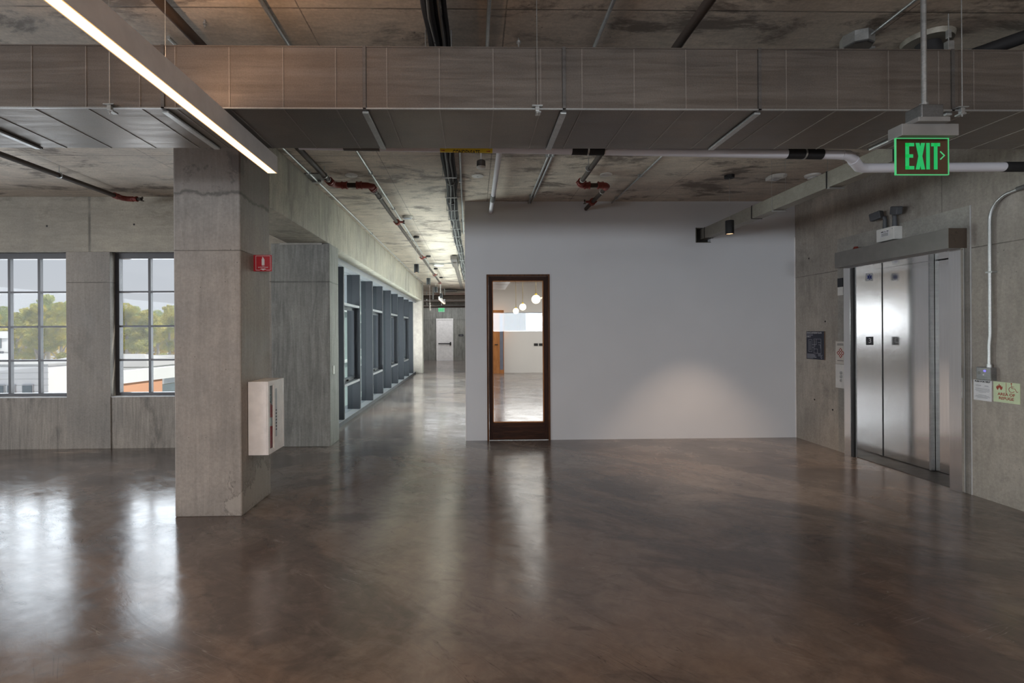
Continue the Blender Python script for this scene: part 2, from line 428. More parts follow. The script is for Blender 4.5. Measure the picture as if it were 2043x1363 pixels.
M_greenedge = plain('exit_edge_green', (.10, .5, .2), .3, emit=(.10, .8, .28), es=.35)
M_housing = plain('grey_sign_housing', (.30, .29, .28), .45, .3)
M_yellow = plain('yellow_pipe_label', (.72, .52, .02), .5)
M_ink = plain('black_ink', (.012, .012, .012), .6)
M_inkgrey = plain('grey_ink', (.30, .30, .32), .6)
M_navy = plain('navy_sign', (.018, .020, .038), .4)
M_blackplate = plain('black_plate', (.015, .015, .02), .35)
M_signwhite = plain('white_sign', (.72, .72, .74), .5)
M_glowsign = plain('pale_green_sign', (.62, .72, .47), .5)
M_redink = plain('red_brown_ink', (.35, .06, .03), .6)
M_blue = plain('blue_ink', (.03, .05, .28), .5)
M_rubgrey = plain('grey_lamp_head', (.085, .09, .10), .5)
M_gwhite = plain('white_painted_steel', (.90, .87, .86), .4)
M_dkbox = plain('dark_slot', (.012, .011, .011), .8)
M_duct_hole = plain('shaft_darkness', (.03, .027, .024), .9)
M_pinkduct = plain('pink_brown_duct', (.36, .26, .23), .5)

# ------------------------------------------------------------------ the setting
CZ = 3.53          # slab soffit
RX = 4.81          # elevator wall
def struct(name, bm, mat, smooth=False):
    o = obj(name, bm, mat, None, smooth); o['kind'] = 'structure'; return o

def slab_l(z0, z1):
    b = N(); box(b, -11.2, 9, -9.2, 7.19, z0, z1); box(b, -2.72, 9, 7.19, 19.45, z0, z1); box(b, -3.1, 9, 19.45, 28.5, z0, z1); return b
struct('floor', slab_l(-.2, 0), M_floor)
struct('ceiling', slab_l(CZ, CZ + .25), M_ceil)

# left window wall (faces the camera)
b = N()
OP = [(-10.55, -7.70), (-7.06, -5.70), (-5.095, -3.735)]
Z0, Z1 = .722, 2.757
xs = -11.2
for a, c in OP:
    box(b, xs, a, 7.0, 7.19, 0, CZ); box(b, a, c, 7.0, 7.19, 0, Z0); box(b, a, c, 7.0, 7.19, Z1, CZ); xs = c
box(b, xs, -2.60, 7.0, 7.19, 0, CZ)
wl_ = struct('wall_left', b, M_wall)
# piers a touch proud of the parapets, with rounded vertical edges
M_pil = concrete('pilaster_concrete', (.31, .272, .235), (.225, .203, .18), WS, gs=.10, joints=((2, 2.335, .010),), st_amt=.35, off=(3, 3, 3))
for a, c in ((-7.70, -7.06), (-5.70, -5.095)):
    obj('pilaster', B(a, c, 6.985, 7.01, 0, 2.76, bev=.006), M_pil, wl_)
pier = obj('concrete_pier', B(-2.85, -2.03, 6.97, 7.42, 0, 2.87, bev=.012), M_pier, None)
tag(pier, 'grey concrete pier with cloudy wood-grain imprint at the near end of the hallway glazing', 'pier')
obj('capping_strip', B(-2.72, -2.13, 6.955, 6.972, 2.845, 2.872), M_patch, pier)
obj('switch_plate', B(-2.03, -2.022, 7.10, 7.17, 1.01, 1.13, bev=.002), M_white_pl, pier)

colm = obj('concrete_column', B(-2.62, -2.04, 4.345, 4.96, 0, CZ, bev=.012), M_col, None)
tag(colm, 'square bare concrete column in the left foreground, rough cold joint near its head', 'column')
beam = obj('concrete_beam', B(-2.62, -2.04, 4.96, 19.4, 2.87, CZ, bev=.008), M_beam, None)
tag(beam, 'long concrete beam running from the column down the hallway above the glazing', 'beam')
fc = obj('concrete_column', B(-2.42, -2.02, 19.35, 19.8, 0, CZ, bev=.01), M_patch, None)
tag(fc, 'slim pale concrete column at the far end of the hallway glazing', 'column')

M_lint = concrete('lintel_concrete', (.36, .32, .255), (.28, .25, .205), (.13, .115, .09), gs=.12, grain=(.8, 1, 5), st_scale=(.8, 1, 2), st_amt=.6, joints=((0, -5.36, .03), (0, -8.2, .02)), off=(5, 5, 5))
obj('lintel_band', B(-11.0, -2.63, 6.978, 7.02, 2.757, CZ, bev=.004), M_lint, wl_)
for x, z in ((-5.95, 3.12), (-4.75, 3.14)): obj('tie_hole', lathe(N(), [(.001, .002), (.012, .0015), (.014, 0)], (x, 6.977, z), 'y', 12), M_dkbox, wl_)

# elevator wall
b = N()
EY0, EY1, EZ = 4.80, 6.12, 2.42
box(b, RX, RX + .7, -9.2, EY0, 0, CZ); box(b, RX, RX + .7, EY1, 7.6, 0, CZ); box(b, RX, RX + .7, EY0, EY1, EZ, CZ)
wr = struct('wall_right', b, M_wallR)
b = N(); box(b, RX - .004, RX + .02, 4.655, 6.39, 2.42, 2.80); box(b, RX - .004, RX + .02, 6.20, 6.39, 0, 2.42); box(b, RX - .004, RX + .02, 4.655, 4.70, 0, 2.42)
obj('patched_surround', b, M_patch, wr, label='smoother paler concrete patch around the elevator frame')
obj('corner_bead', B(RX - .007, RX, 4.650, 4.658, 0, 2.80), M_sill, wr)
for y, z in ((6.85, .62), (6.5, .53), (6.63, 1.72), (6.95, 2.63)):
    obj('tie_hole', lathe(N(), [(.001, -.0025), (.011, -.002), (.013, 0)], (RX, y, z), 'x', 12), M_dkbox, wr)

# white partition with the doorway
DX0, DX1, DZ = .19, 1.125, 2.452
b = N(); Y0 = 7.25
box(b, -.125, DX0, Y0, Y0 + .14, 0, CZ); box(b, DX1, 3.31, Y0, Y0 + .14, 0, CZ); box(b, DX0, DX1, Y0, Y0 + .14, DZ, CZ)
box(b, 3.31, 3.535, Y0, Y0 + .14, 0, 2.915); box(b, 3.31, 3.535, Y0, Y0 + .14, 3.137, CZ); box(b, 3.535, RX, Y0, Y0 + .14, 0, CZ)
wb = struct('wall_back', b, M_white)
obj('corner_bead', B(-.127, -.121, Y0 - .002, Y0 + .01, 0, CZ), M_gwhite, wb)
obj('edge_trim', B(RX - .012, RX - .001, Y0 - .008, Y0, 0, 2.99), M_gwhite, wb)
# office behind the partition
struct('wall_hall_side', B(-.125, -.02, Y0 + .14, 19.4, 0, CZ), M_whiteroom)
b = N(); box(b, -.02, 9, 19.3, 19.5, 0, 1.655); box(b, -.02, 9, 19.3, 19.5, 2.37, CZ); box(b, -.02, .72, 19.3, 19.5, 1.655, 2.37); box(b, 7.4, 9, 19.3, 19.5, 1.655, 2.37)
wo = struct('wall_office_end', b, M_whiteroom)
b = N(); box(b, 8.0, 8.2, 7.6, 19.3, 0, CZ); box(b, RX, 8.2, 7.4, 7.6, 0, CZ)
struct('wall_office_side', b, M_whiteroom)
wn = root('window_4', (4, 19.3, 2))
for k in range(7): obj('mullion', B(.72 + k * 1.11, .76 + k * 1.11, 19.36, 19.42, 1.655, 2.37), M_bronze, wn)
for k in range(6): obj('pane', B(.76 + k * 1.11, 1.83 + k * 1.11, 19.385, 19.391, 1.66, 2.36), M_glass, wn)
for z in (1.655, 2.35): obj('frame', B(.72, 7.42, 19.35, 19.43, z, z + .02), M_bronze, wn)

# far end of the hallway, rear of the lobby
b = N(); box(b, -3.1, -2.17, 28.3, 28.5, 0, CZ); box(b, -2.17, -1.19, 28.3, 28.5, 2.40, CZ); box(b, -1.19, 3, 28.3, 28.5, 0, CZ)
wf = struct('wall_far', b, M_pier)
struct('wall_far_left', B(-3.1, -3.0, 19.45, 28.5, 0, CZ), M_wall)
struct('wall_far_right', B(.6, .75, 19.5, 28.4, 0, CZ), M_whiteroom)
struct('wall_hall_return', B(-3.1, -2.42, 19.45, 19.7, 0, CZ), M_wall)
for x in (-1.06, -2.56): obj('joint_strip', B(x, x + .02, 28.295, 28.302, 0, 2.42), M_patch, wf)
b = N(); xs = -11.2
for a, c in ((-9.1, -1.5), (-.8, 6.8)):
    box(b, xs, a, -9.2, -9, 0, CZ); box(b, a, c, -9.2, -9, 0, 1.6); box(b, a, c, -9.2, -9, 2.55, CZ); xs = c
box(b, xs, 9, -9.2, -9, 0, CZ)
struct('wall_rear', b, M_wall)
b = N(); box(b, -11.2, -11, -9, -6, 0, CZ); box(b, -11.2, -11, 3, 7.4, 0, CZ); box(b, -11.2, -11, -6, 3, 0, .72); box(b, -11.2, -11, -6, 3, 2.76, CZ)
struct('wall_side', b, M_wall)

# ------------------------------------------------------------------ steel windows
def steel_window(nm, x0, x1, cols, zs, fy=7.09):
    w_ = root(nm, ((x0 + x1) / 2, fy, Z0))
    fr = N(); d = .075
    box(fr, x0, x0 + .055, fy, fy + d, Z0, Z1); box(fr, x1 - .055, x1, fy, fy + d, Z0, Z1)
    box(fr, x0 + .055, x1 - .055, fy, fy + d, Z0, Z0 + .05); box(fr, x0 + .055, x1 - .055, fy, fy + d, Z1 - .08, Z1)
    obj('window_frame', fr, M_bronze, w_)
    ia, ib = x0 + .055, x1 - .055; za, zb = Z0 + .05, Z1 - .08
    xsn = [ia + (ib - ia) * k / cols for k in range(cols + 1)]
    for x in xsn[1:-1]:
        obj('vertical_bar', B(x - .018, x + .018, fy + .012, fy + .06, za, zb), M_bronze, w_)
    zz = [za] + list(zs) + [zb]
    for z in zs:
        for a, c in zip(xsn, xsn[1:]):
            obj('horizontal_bar', B(a + .018 if a != ia else a, c - .018 if c != ib else c, fy + .008, fy + .06, z - .013, z + .013), M_bronze, w_)
    for a, c in zip(xsn, xsn[1:]):
        for e, f in zip(zz, zz[1:]):
            obj('pane', B(a + .001, c - .001, fy + .034, fy + .040, e + .001, f - .001), M_glass, w_)
    obj('window_sill', B(x0, x1, 6.995, fy, Z0 - .004, Z0 + .006), M_sill, w_)
    return w_
steel_window('window_1', -7.06, -5.70, 3, (1.235, 1.715, 2.205))
steel_window('window_2', -5.095, -3.735, 3, (1.235, 1.715, 2.205))
steel_window('window_5', -10.55, -7.70, 6, (1.235, 1.715, 2.205))  # out-of-view window added to bring in more daylight

# ------------------------------------------------------------------ hallway glazing
gz = root('window_3', (-2.4, 7.5, 0))
FX, GX = -2.285, -2.44
obj('curb', B(-2.70, FX, 7.42, 19.35, 0, .07), M_fin, gz)
obj('sill_plate', B(-2.68, FX + .002, 7.42, 19.35, .0705, .078), M_finlite, gz)
obj('head_frame', B(-2.60, FX + .01, 7.42, 19.35, 2.765, 2.868), M_finlite, gz)
fy = [7.48] + [8.70 + 1.2275 * k for k in range(9)]
for y in fy:
    obj('mullion_fin', B(GX - .10, FX, y - .03, y + .03, .078, 2.765, bev=.002), M_fin, gz)
for i, (a, c) in enumerate(zip(fy, fy[1:])):
    a += .03; c -= .03
    if i % 2 == 1:
        obj('transom', B(GX - .05, FX - .005, a, c, 2.095, 2.14), M_finlite, gz)
        obj('transom', B(GX - .05, FX - .005, a, c, .64, .685), M_finlite, gz)
        sf = N()
        box(sf, GX - .04, GX + .05, a, a + .055, .685, 2.095); box(sf, GX - .04, GX + .05, c - .055, c, .685, 2.095)
        box(sf, GX - .04, GX + .05, a + .055, c - .055, .685, .74); box(sf, GX - .04, GX + .05, a + .055, c - .055, 2.04, 2.095)
        sash = obj('opening_sash', sf, M_fin, gz)
        obj('latch', B(GX + .05, GX + .085, (a + c) / 2 - .05, (a + c) / 2 + .05, .70, .725, bev=.004), M_black, sash)
        obj('pane', B(GX - .003, GX + .003, a + .055, c - .055, .74, 2.04), M_glass2, gz)
        obj('pane', B(GX - .003, GX + .003, a, c, 2.14, 2.765), M_glass2, gz)
        obj('pane', B(GX - .003, GX + .003, a, c, .078, .64), M_glass2, gz)
    else:
        obj('pane', B(GX - .003, GX + .003, a, c, .078, 2.765), M_glass2, gz)

# ------------------------------------------------------------------ walnut glass door
dr = root('door_1', (.66, Y0, 0))
b = N(); box(b, DX0, DX0 + .028, Y0 - .012, Y0 + .13, 0, DZ); box(b, DX1 - .028, DX1, Y0 - .012, Y0 + .13, 0, DZ); box(b, DX0 + .028, DX1 - .028, Y0 - .012, Y0 + .13, DZ - .028, DZ)
obj('door_frame', b, wood('light_walnut_frame', (.15, .065, .03), (.07, .03, .016)), dr)
x0, x1 = DX0 + .032, DX1 - .032
gx0, gx1, gz0, gz1 = .275, 1.035, .258, 2.362
b = N(); box(b, x0, gx0, Y0 + .015, Y0 + .06, .008, DZ - .032, bev=.002)
obj('stile', b, M_walnut, dr)
obj('stile', B(gx1, x1, Y0 + .015, Y0 + .06, .008, DZ - .032, bev=.002), M_walnut, dr)
obj('top_rail', B(gx0, gx1, Y0 + .016, Y0 + .059, gz1, DZ - .032), M_walnutH, dr)
obj('bottom_rail', B(gx0, gx1, Y0 + .016, Y0 + .059, .008, gz0), M_walnutH, dr)
b = N()
for q in ((gx0, gx0 + .012, gz0, gz1), (gx1 - .012, gx1, gz0, gz1)): box(b, q[0], q[1], Y0 + .020, Y0 + .055, q[2], q[3])
box(b, gx0, gx1, Y0 + .020, Y0 + .055, gz0, gz0 + .012); box(b, gx0, gx1, Y0 + .020, Y0 + .055, gz1 - .012, gz1)
obj('glazing_bead', b, M_oak, dr)
obj('glass_panel', B(gx0 + .003, gx1 - .003, Y0 + .034, Y0 + .042, gz0 + .003, gz1 - .003), M_doorglass, dr)
obj('threshold', B(DX0, DX1, Y0 + .0, Y0 + .12, 0, .006), M_galv, dr)

# far exit door
d2 = root('door_2', (-1.68, 28.3, 0))
b = N(); box(b, -2.17, -2.11, 28.26, 28.4, 0, 2.40); box(b, -1.25, -1.19, 28.26, 28.4, 0, 2.40); box(b, -2.11, -1.25, 28.26, 28.4, 2.34, 2.40)
obj('door_frame', b, M_gwhite, d2)
obj('door_leaf', B(-2.105, -1.255, 28.29, 28.34, .01, 2.335, bev=.004), M_gwhite, d2)
pb = obj('push_bar', B(-2.04, -1.32, 28.20, 28.235, .93, .985, bev=.008), M_black, d2)
obj('bar_end', B(-1.38, -1.31, 28.19, 28.29, .86, 1.05, bev=.01), M_black, pb)
obj('painted_shadow_strip', B(-2.18, -2.165, 28.255, 28.30, 0, 2.41), M_black, d2)  # solid black strip drawn in as shade beside the frame

# ------------------------------------------------------------------ elevator
el = thing('elevator', (4.8, 5.45, 0), 'stainless steel elevator entrance with two sliding panels in the right concrete wall', 'elevator')
obj('header_box', B(4.625, RX, 4.692, 6.20, 2.392, 2.586, bev=.002), plain('painted_header', (.23, .22, .205), .42, .35), el)
obj('header_end_cap', B(4.625, RX, 4.688, 4.6915, 2.392, 2.586), plain('header_end', (.16, .125, .10), .3, .6), el)
obj('header_track', B(4.72, RX + .33, EY0 + .015, EY1 - .035, 2.375, 2.392), M_ss, el)
obj('jamb', B(4.742, RX, 4.686, 4.812, 0, 2.392, bev=.002), M_ss, el)
obj('jamb', B(4.742, RX, 6.10, 6.205, 0, 2.392, bev=.002), M_ss, el)
DXP = 5.15
obj('return_panel', B(4.80, DXP, 6.09, 6.118, 0, 2.392), M_ss, el, label='left steel reveal carrying the floor number')
obj('return_panel', B(4.812, DXP, 4.79, 4.81, 0, 2.392), M_ss, el)
obj('jamb_strip', B(4.765, 4.785, 6.075, 6.10, 0, 2.392), M_black, el)
obj('jamb_strip', B(4.788, 4.798, 6.068, 6.09, 0, 2.392), M_galv, el)
obj('jamb_strip', B(4.799, 4.812, 6.083, 6.0905, 0, 2.37), M_black, el)
obj('door_panel', B(DXP, DXP + .04, 5.455, 6.12, .01, 2.40, bev=.002), M_ss, el)
obj('door_panel', B(DXP + .045, DXP + .085, 4.78, 5.50, .01, 2.40, bev=.002), M_ss, el)
obj('door_edge', B(DXP - .006, DXP + .04, 5.435, 5.456, .01, 2.39), M_galv, el)
obj('reveal_gap', B(DXP - .004, DXP + .0, 6.083, 6.092, .01, 2.39), M_black, el)
obj('threshold_plate', B(RX, DXP + .12, 4.80, 6.10, -.005, .006), M_ductdk, el)
obj('hoistway_back', B(DXP + .09, DXP + .12, 4.70, 6.2, 0, 2.45), M_black, el)
Mx = place('F', (4.985, 6.089, 1.462))
pl = N(); rect(pl, -.045, -.052, .045, .052, Mx, .003); pl = obj('floor_number_plate', pl, M_blackplate, el)
text('numeral', '3', .085, place('F', (4.985, 6.0855, 1.462)), M_signwhite, pl, bold=.001)
Mx = place('F', (4.985, 6.089, 2.265))
pl = N(); rect(pl, -.044, -.047, .044, .047, Mx, .002); pl = obj('medical_star_sticker', pl, M_signwhite, el)
b = N(); Ms = place('F', (4.985, 6.0865, 2.265))
for k in range(3):
    a = pi/2 + k * pi/3; stroke(b, [(-.026*cos(a), -.026*sin(a)), (.026*cos(a), .026*sin(a))], .017, Ms, .001)
obj('blue_star', b, M_blue, pl)
b = N(); stroke(b, [(0, -.024), (0, .024)], .003, Ms, .0016); obj('white_staff', b, M_signwhite, pl)
obj('red_indicator', lathe(N(), [(.02, -.03), (.035, 0), (.02, .03)], (4.73, 5.98, 2.60), 'z', 12), M_red, el)

# call station, indicator beside the left jamb
cs = thing('call_station', (RX, 6.42, .84), 'tall white call plate with red diamond decal left of the elevator', 'control panel')
obj('upper_plate', B(RX - .012, RX - .004, 6.23, 6.425, 1.155, 1.452, bev=.002), plain('ivory_plate', (.62, .58, .53), .45), cs)
obj('lower_plate', B(RX - .014, RX - .004, 6.23, 6.425, .84, 1.150, bev=.002), M_white_pl, cs)
Mx = place('R', (RX - .0125, 6.335, 1.30)); b = N()
for (cx, cy) in ((0, .038), (0, -.038), (-.038, 0), (.038, 0)):
    poly(b, [(cx, cy - .03), (cx + .03, cy), (cx, cy + .03), (cx - .03, cy)], Mx, .001)
dm = obj('diamond_decal', b, M_redink, cs)
b = N()
for (cx, cy) in ((0, .038), (0, -.038), (-.038, 0), (.038, 0)): rect(b, cx - .008, cy - .011, cx + .008, cy + .011, Mx, .0014)
obj('diamond_icon', b, M_signwhite, dm)
b = N()
for yy in (.105, .118, -.10): rect(b, -.06, yy - .003, .05, yy + .003, Mx, .001)
obj('caption_lines', b, M_ink, cs)
for k in range(3):
    bt = obj('button', lathe(N(), [(.020, 0), (.020, -.006), (.015, -.009)], (RX - .014, 6.325, .94 + k * .05), 'x', 20), M_galv, cs)
hi = thing('hall_indicator', (RX, 6.39, 2.05), 'small black and white indicator plate high beside the left elevator jamb', 'indicator')
obj('black_lens', B(RX - .012, RX - .004, 6.29, 6.385, 2.165, 2.28, bev=.002), M_blackplate, hi)
obj('white_plate', B(RX - .010, RX - .004, 6.29, 6.385, 2.055, 2.163, bev=.002), M_white_pl, hi)

# evacuation plan
ev = thing('evacuation_plan', (RX, 6.82, 1.2), 'navy evacuation plan sign with white floor plan on the concrete left of the elevator', 'sign')
obj('sign_plate', B(RX - .012, RX, 6.64, 6.995, 1.19, 1.585, bev=.002), M_navy, ev)
obj('sign_edge', B(RX - .011, RX - .001, 6.630, 6.6395, 1.19, 1.585), plain('sign_edge_brown', (.14, .09, .06), .5), ev)
Mx = place('R', (RX - .0122, 6.8175, 1.3875))
text('heading', 'EVACUATION PLAN', .034, place('R', (RX - .0125, 6.985, 1.562)), M_signwhite, ev, align='LEFT', sx=.98)
text('level_text', 'LEVEL 3', .024, place('R', (RX - .0125, 6.985, 1.508)), M_signwhite, ev, align='LEFT')
b = N()
for pts in ([(-.13, .08), (-.06, .08), (-.06, -.09), (-.13, -.09), (-.13, .08)], [(-.02, .09), (.12, .09), (.12, -.11), (-.02, -.11), (-.02, .09)],
            [(-.06, -.03), (-.02, -.03)], [(-.06, .01), (.03, .01), (.03, .09)], [(-.02, -.05), (.05, -.05), (.05, -.11)], [(.06, .04), (.12, .04)],
            [(-.11, .06), (-.11, -.07)], [(-.09, .06), (-.09, -.07)], [(.0, -.02), (.0, .07)], [(.07, .01), (.11, .01), (.11, -.04)]):
    stroke(b, pts, .0035, Mx, .0008)
obj('plan_lines', b, plain('plan_ink', (.42, .43, .47), .6), ev)
b = N(); lz = random.Random(3)
for k in range(6): rect(b, -.165, -.128 - k * .011, -.165 + lz.uniform(.12, .24), -.123 - k * .011, Mx, .0008)
for k in range(3): rect(b, .06, -.125 - k * .011, .06 + lz.uniform(.06, .10), -.121 - k * .011, Mx, .0008)
for k in range(2): rect(b, -.165, .148 - k * .011, -.04, .152 - k * .011, Mx, .0008)
stroke(b, [(.13, -.145), (.11, -.165), (.13, -.185)], .004, Mx); stroke(b, [(.135, -.15), (.135, -.18)], .004, Mx)
b = obj('fine_print_lines', b, plain('plan_ink_two', (.36, .37, .42), .6), ev)

# emergency light above the header
em = thing('emergency_light', (RX - .09, 5.53, 2.62), 'white emergency light box with two grey lamp heads above the elevator', 'light')
obj('battery_box', B(RX - .10, RX, 5.41, 5.65, 2.618, 2.765, bev=.006), M_white_pl, em)
Mx = place('R', (RX - .1005, 5.53, 2.70)); b = N(); rect(b, -.06, -.035, .06, .035, Mx, .001)
lb = obj('rating_label', b, M_signwhite, em)
b = N(); Mx = place('R', (RX - .1015, 5.53, 2.70))
rect(b, -.05, .018, -.015, .028, Mx); rect(b, .0, .014, .008, .028, Mx); rect(b, .025, .02, .05, .028, Mx)
for k in range(4): rect(b, -.045, -.025 + k * .009, .045, -.022 + k * .009, Mx)
obj('label_print', b, M_ink, lb)
for y, dy in ((5.585, .10), (5.455, -.12)):
    st = obj('swivel_arm', T([(RX - .05, y, 2.765), (RX - .05, y, 2.87), (RX - .055, y, 2.90), (RX - .075, y + dy * .25, 2.915)], [.024, .020, .022, .018], 12), M_rubgrey, em, True)
    hb = N(); box(hb, -.03, .035, -.065, .065, -.045, .045, bev=.012)
    hb.transform(Matrix.Translation((RX - .10, y + dy * .62, 2.93)) @ Matrix.Rotation(R(12 if dy > 0 else -14), 4, 'Z') @ Matrix.Rotation(R(-10 if dy > 0 else 14), 4, 'X'))
    hd = obj('lamp_head', hb, M_rubgrey, em)
obj('box_screw', lathe(N(), [(.006, 0), (.005, -.003)], (RX - .10, 5.43, 2.74), 'x', 8), M_galv, em)

# push-for-help station
ph = thing('help_call_box', (RX - .04, 4.49, 1.19), 'grey metal junction box with buttons at the foot of the bent conduit', 'call box')
obj('box_body', B(RX - .06, RX, 4.425, 4.555, 1.125, 1.245, bev=.006), duct_mat('cast_box', (.25, .25, .25), (.18, .18, .18), .7, .4), ph)
obj('push_button', lathe(N(), [(.011, 0), (.010, -.006), (.004, -.008)], (RX - .06, 4.475, 1.212), 'x', 14), plain('blue_button', (.1, .1, .6), .4, emit=(.35, .3, 1), es=.8), ph)
obj('indicator', lathe(N(), [(.007, 0), (.006, -.005)], (RX - .06, 4.485, 1.175), 'x', 12), M_signwhite, ph)
obj('speaker_grille', lathe(N(), [(.014, 0), (.013, -.002)], (RX - .06, 4.53, 1.19), 'x', 16), M_ductdk, ph)
cn = thing('wall_conduit', (RX - .03, 4.45, 1.245), 'galvanised conduit rising from the call box and bending away at the right edge', 'conduit')
pts = [(RX - .032, 4.462, 1.26), (RX - .032, 4.462, 1.45), (RX - .032, 4.452, 1.55), (RX - .032, 4.452, 2.50)]
for k in range(0, 10):
    a = k / 9 * pi / 2; pts.append((RX - .032, 4.452 - .20 * (1 - cos(a)), 2.60 + .22 * sin(a)))
pts.append((RX - .032, 4.20, 2.83)); pts.append((RX - .032, 4.10, 2.835))
obj('tube', T(pts, .0135, 12), M_galv, cn, True)
obj('connector', T([(RX - .032, 4.462, 1.243), (RX - .032, 4.462, 1.275)], .021, 12), M_galv, cn, True)
obj('strap', B(RX - .05, RX, 4.415, 4.475, 2.12, 2.135), M_galv, cn)
obj('connector', T([(RX - .032, 4.215, 2.829), (RX - .032, 4.15, 2.833)], .021, 12), M_rubber2, cn, True)
pn = thing('push_for_help_sign', (RX, 4.55, .93), 'white push for help instruction sign below the call box', 'sign')
obj('sign_plate', B(RX - .005, RX, 4.468, 4.632, .925, 1.118, bev=.001), M_signwhite, pn)
text('heading', 'PUSH FOR HELP', .0215, place('R', (RX - .0054, 4.55, 1.104)), M_ink, pn, sx=.92, bold=.0006)
Mx = place('R', (RX - .0052, 4.55, 1.02)); b = N()
rect(b, -.062, .044, -.012, .049, Mx); rect(b, .020, .044, .055, .049, Mx); rect(b, -.065, .034, -.01, .0352, Mx); rect(b, .008, .034, .065, .0352, Mx)
for k in range(5): w_ = (.066, .064, .068, .060, .034)[k]; rect(b, -w_, .018 - k * .009, w_, .0212 - k * .009, Mx)
for k in range(4): w_ = (.036, .058, .07, .046)[k]; rect(b, -w_, -.044 - k * .009, w_, -.0408 - k * .009, Mx)
obj('instruction_lines', b, M_inkgrey, pn)
ar = thing('area_of_refuge_sign', (RX, 4.34, .93), 'pale green area of refuge sign with flame and wheelchair symbols', 'sign')
obj('sign_plate', B(RX - .005, RX, 4.232, 4.452, .932, 1.118, bev=.001), M_glowsign, ar)
text('lettering', 'AREA OF\nREFUGE', .036, place('R', (RX - .0054, 4.342, .988)), M_redink, ar, bold=.0008)
Mx = place('R', (RX - .0052, 4.342, 1.02)); b = N(); rect(b, -.0015, -.005, .0015, .094, Mx); obj('divider', b, M_redink, ar)
b = N(); fx, fz = -.058, .05
poly(b, [(fx + x * .027, fz + y * .03) for x, y in ((-.5, -.95), (-.95, -.35), (-1, .25), (-.75, .0), (-.6, .55), (-.3, .25), (-.05, 1.05), (.2, .35), (.45, .65), (.7, .05), (1, .35), (1, -.35), (.55, -.95), (.25, -.5), (0, .0), (-.25, -.5))], Mx, .001)
obj('flame_symbol', b, M_redink, ar)
b = N(); cx, cz = .046, .036
stroke(b, [(cx + .024 * cos(a), cz + .024 * sin(a)) for a in [R(110 + k * 24) for k in range(10)]], .0042, Mx)
stroke(b, [(cx - .003, cz + .046), (cx + .001, cz + .012), (cx + .026, cz + .010), (cx + .040, cz - .018), (cx + .050, cz - .014)], .0042, Mx)
stroke(b, [(cx, cz + .026), (cx + .018, cz + .026)], .004, Mx)
poly(b, [(cx - .003 + .006 * cos(k * pi / 5), cz + .054 + .006 * sin(k * pi / 5)) for k in range(10)], Mx)
obj('wheelchair_symbol', b, M_redink, ar)

# ------------------------------------------------------------------ fire extinguisher sign and cabinet on the column
fs = thing('extinguisher_sign', (-2.04, 4.6, 2.18), 'square red fire extinguisher flag sign on the concrete column', 'sign')
obj('sign_plate', B(-2.045, -1.874, 4.60, 4.612, 2.178, 2.33, bev=.0015), M_redsign, fs)
Mx = place('F', (-1.952, 4.5995, 2.254))
b = N()
for q in ((-.068, -.066, -.065, .068), (.065, -.066, .068, .068), (-.068, .065, .068, .068), (-.068, -.066, -.03, -.063), (.03, -.066, .068, -.063)): rect(b, *q, Mx)
obj('border_line', b, M_signwhite, fs)
b = N(); poly(b, [(-.013, -.018), (.013, -.018), (.013, .034), (.006, .042), (.006, .050), (-.002, .052), (-.002, .058), (-.008, .058), (-.008, .042), (-.013, .036)], Mx)
obj('extinguisher_symbol', b, M_signwhite, fs)
b = N(); poly(b, [(-.030, -.058), (-.016, -.052), (.016, -.052), (.030, -.058), (.012, -.060), (0, -.068), (-.012, -.060)], Mx); obj('arrow_symbol', b, M_signwhite, fs)
text('lettering', 'FIRE\nEXTINGUISHER', .0135, place('F', (-1.952, 4.5992, 2.221)), M_signwhite, fs)

cb = thing('extinguisher_cabinet', (-1.95, 4.65, .5), 'white metal fire extinguisher cabinet mounted on the side of the column', 'cabinet')
x0, x1, y0, y1, z0, z1 = -2.036, -1.868, 4.465, 4.835, .504, 1.166
b = N(); t = .008
box(b, x0, x1, y0, y0 + t, z0, z1); box(b, x0, x1, y1 - t, y1, z0, z1); box(b, x0, x1, y0 + t, y1 - t, z0, z0 + t); box(b, x0, x1, y0 + t, y1 - t, z1 - t, z1); box(b, x0, x0 + t, y0 + t, y1 - t, z0 + t, z1 - t)
obj('cabinet_body', b, M_gwhite, cb)
b = N(); fb = .032
box(b, x1 - .002, x1 + .010, y0, y0 + fb, z0, z1); box(b, x1 - .002, x1 + .010, y1 - fb, y1, z0, z1); box(b, x1 - .002, x1 + .010, y0 + fb, y1 - fb, z0, z0 + fb); box(b, x1 - .002, x1 + .010, y0 + fb, y1 - fb, z1 - fb, z1)
obj('face_frame', b, M_gwhite, cb)
# door with a vertical window strip: solid hinge side, glass strip at the near side
dd = N(); ya, yb, za, zb = y0 + fb, y1 - fb, z0 + fb, z1 - fb
box(dd, x1 + .001, x1 + .008, ya, ya + .010, za, zb); box(dd, x1 + .001, x1 + .008, ya + .085, yb, za, zb)
box(dd, x1 + .001, x1 + .008, ya + .010, ya + .085, za, za + .012); box(dd, x1 + .001, x1 + .008, ya + .010, ya + .085, zb - .012, zb)
dd = obj('cabinet_door', dd, M_gwhite, cb)
b = N(); box(b, x1 + .008, x1 + .0155, ya + .085, ya + .105, za + .005, zb - .005); obj('door_pull_edge', b, M_gwhite, dd)
obj('window_strip', B(x1 + .002, x1 + .005, ya + .010, ya + .085, za + .012, zb - .012), M_glass, dd)
b = N()
box(b, x1 + .008, x1 + .0092, ya + .135, ya + .168, za + .10, zb - .05)
obj('label_strip', b, plain('blue_grey_label', (.42, .45, .50), .5), dd)
b = N()
for k in range(7): box(b, x1 + .009, x1 + .0104, ya + .140, ya + .163, za + .34 - k * .03, za + .352 - k * .03)
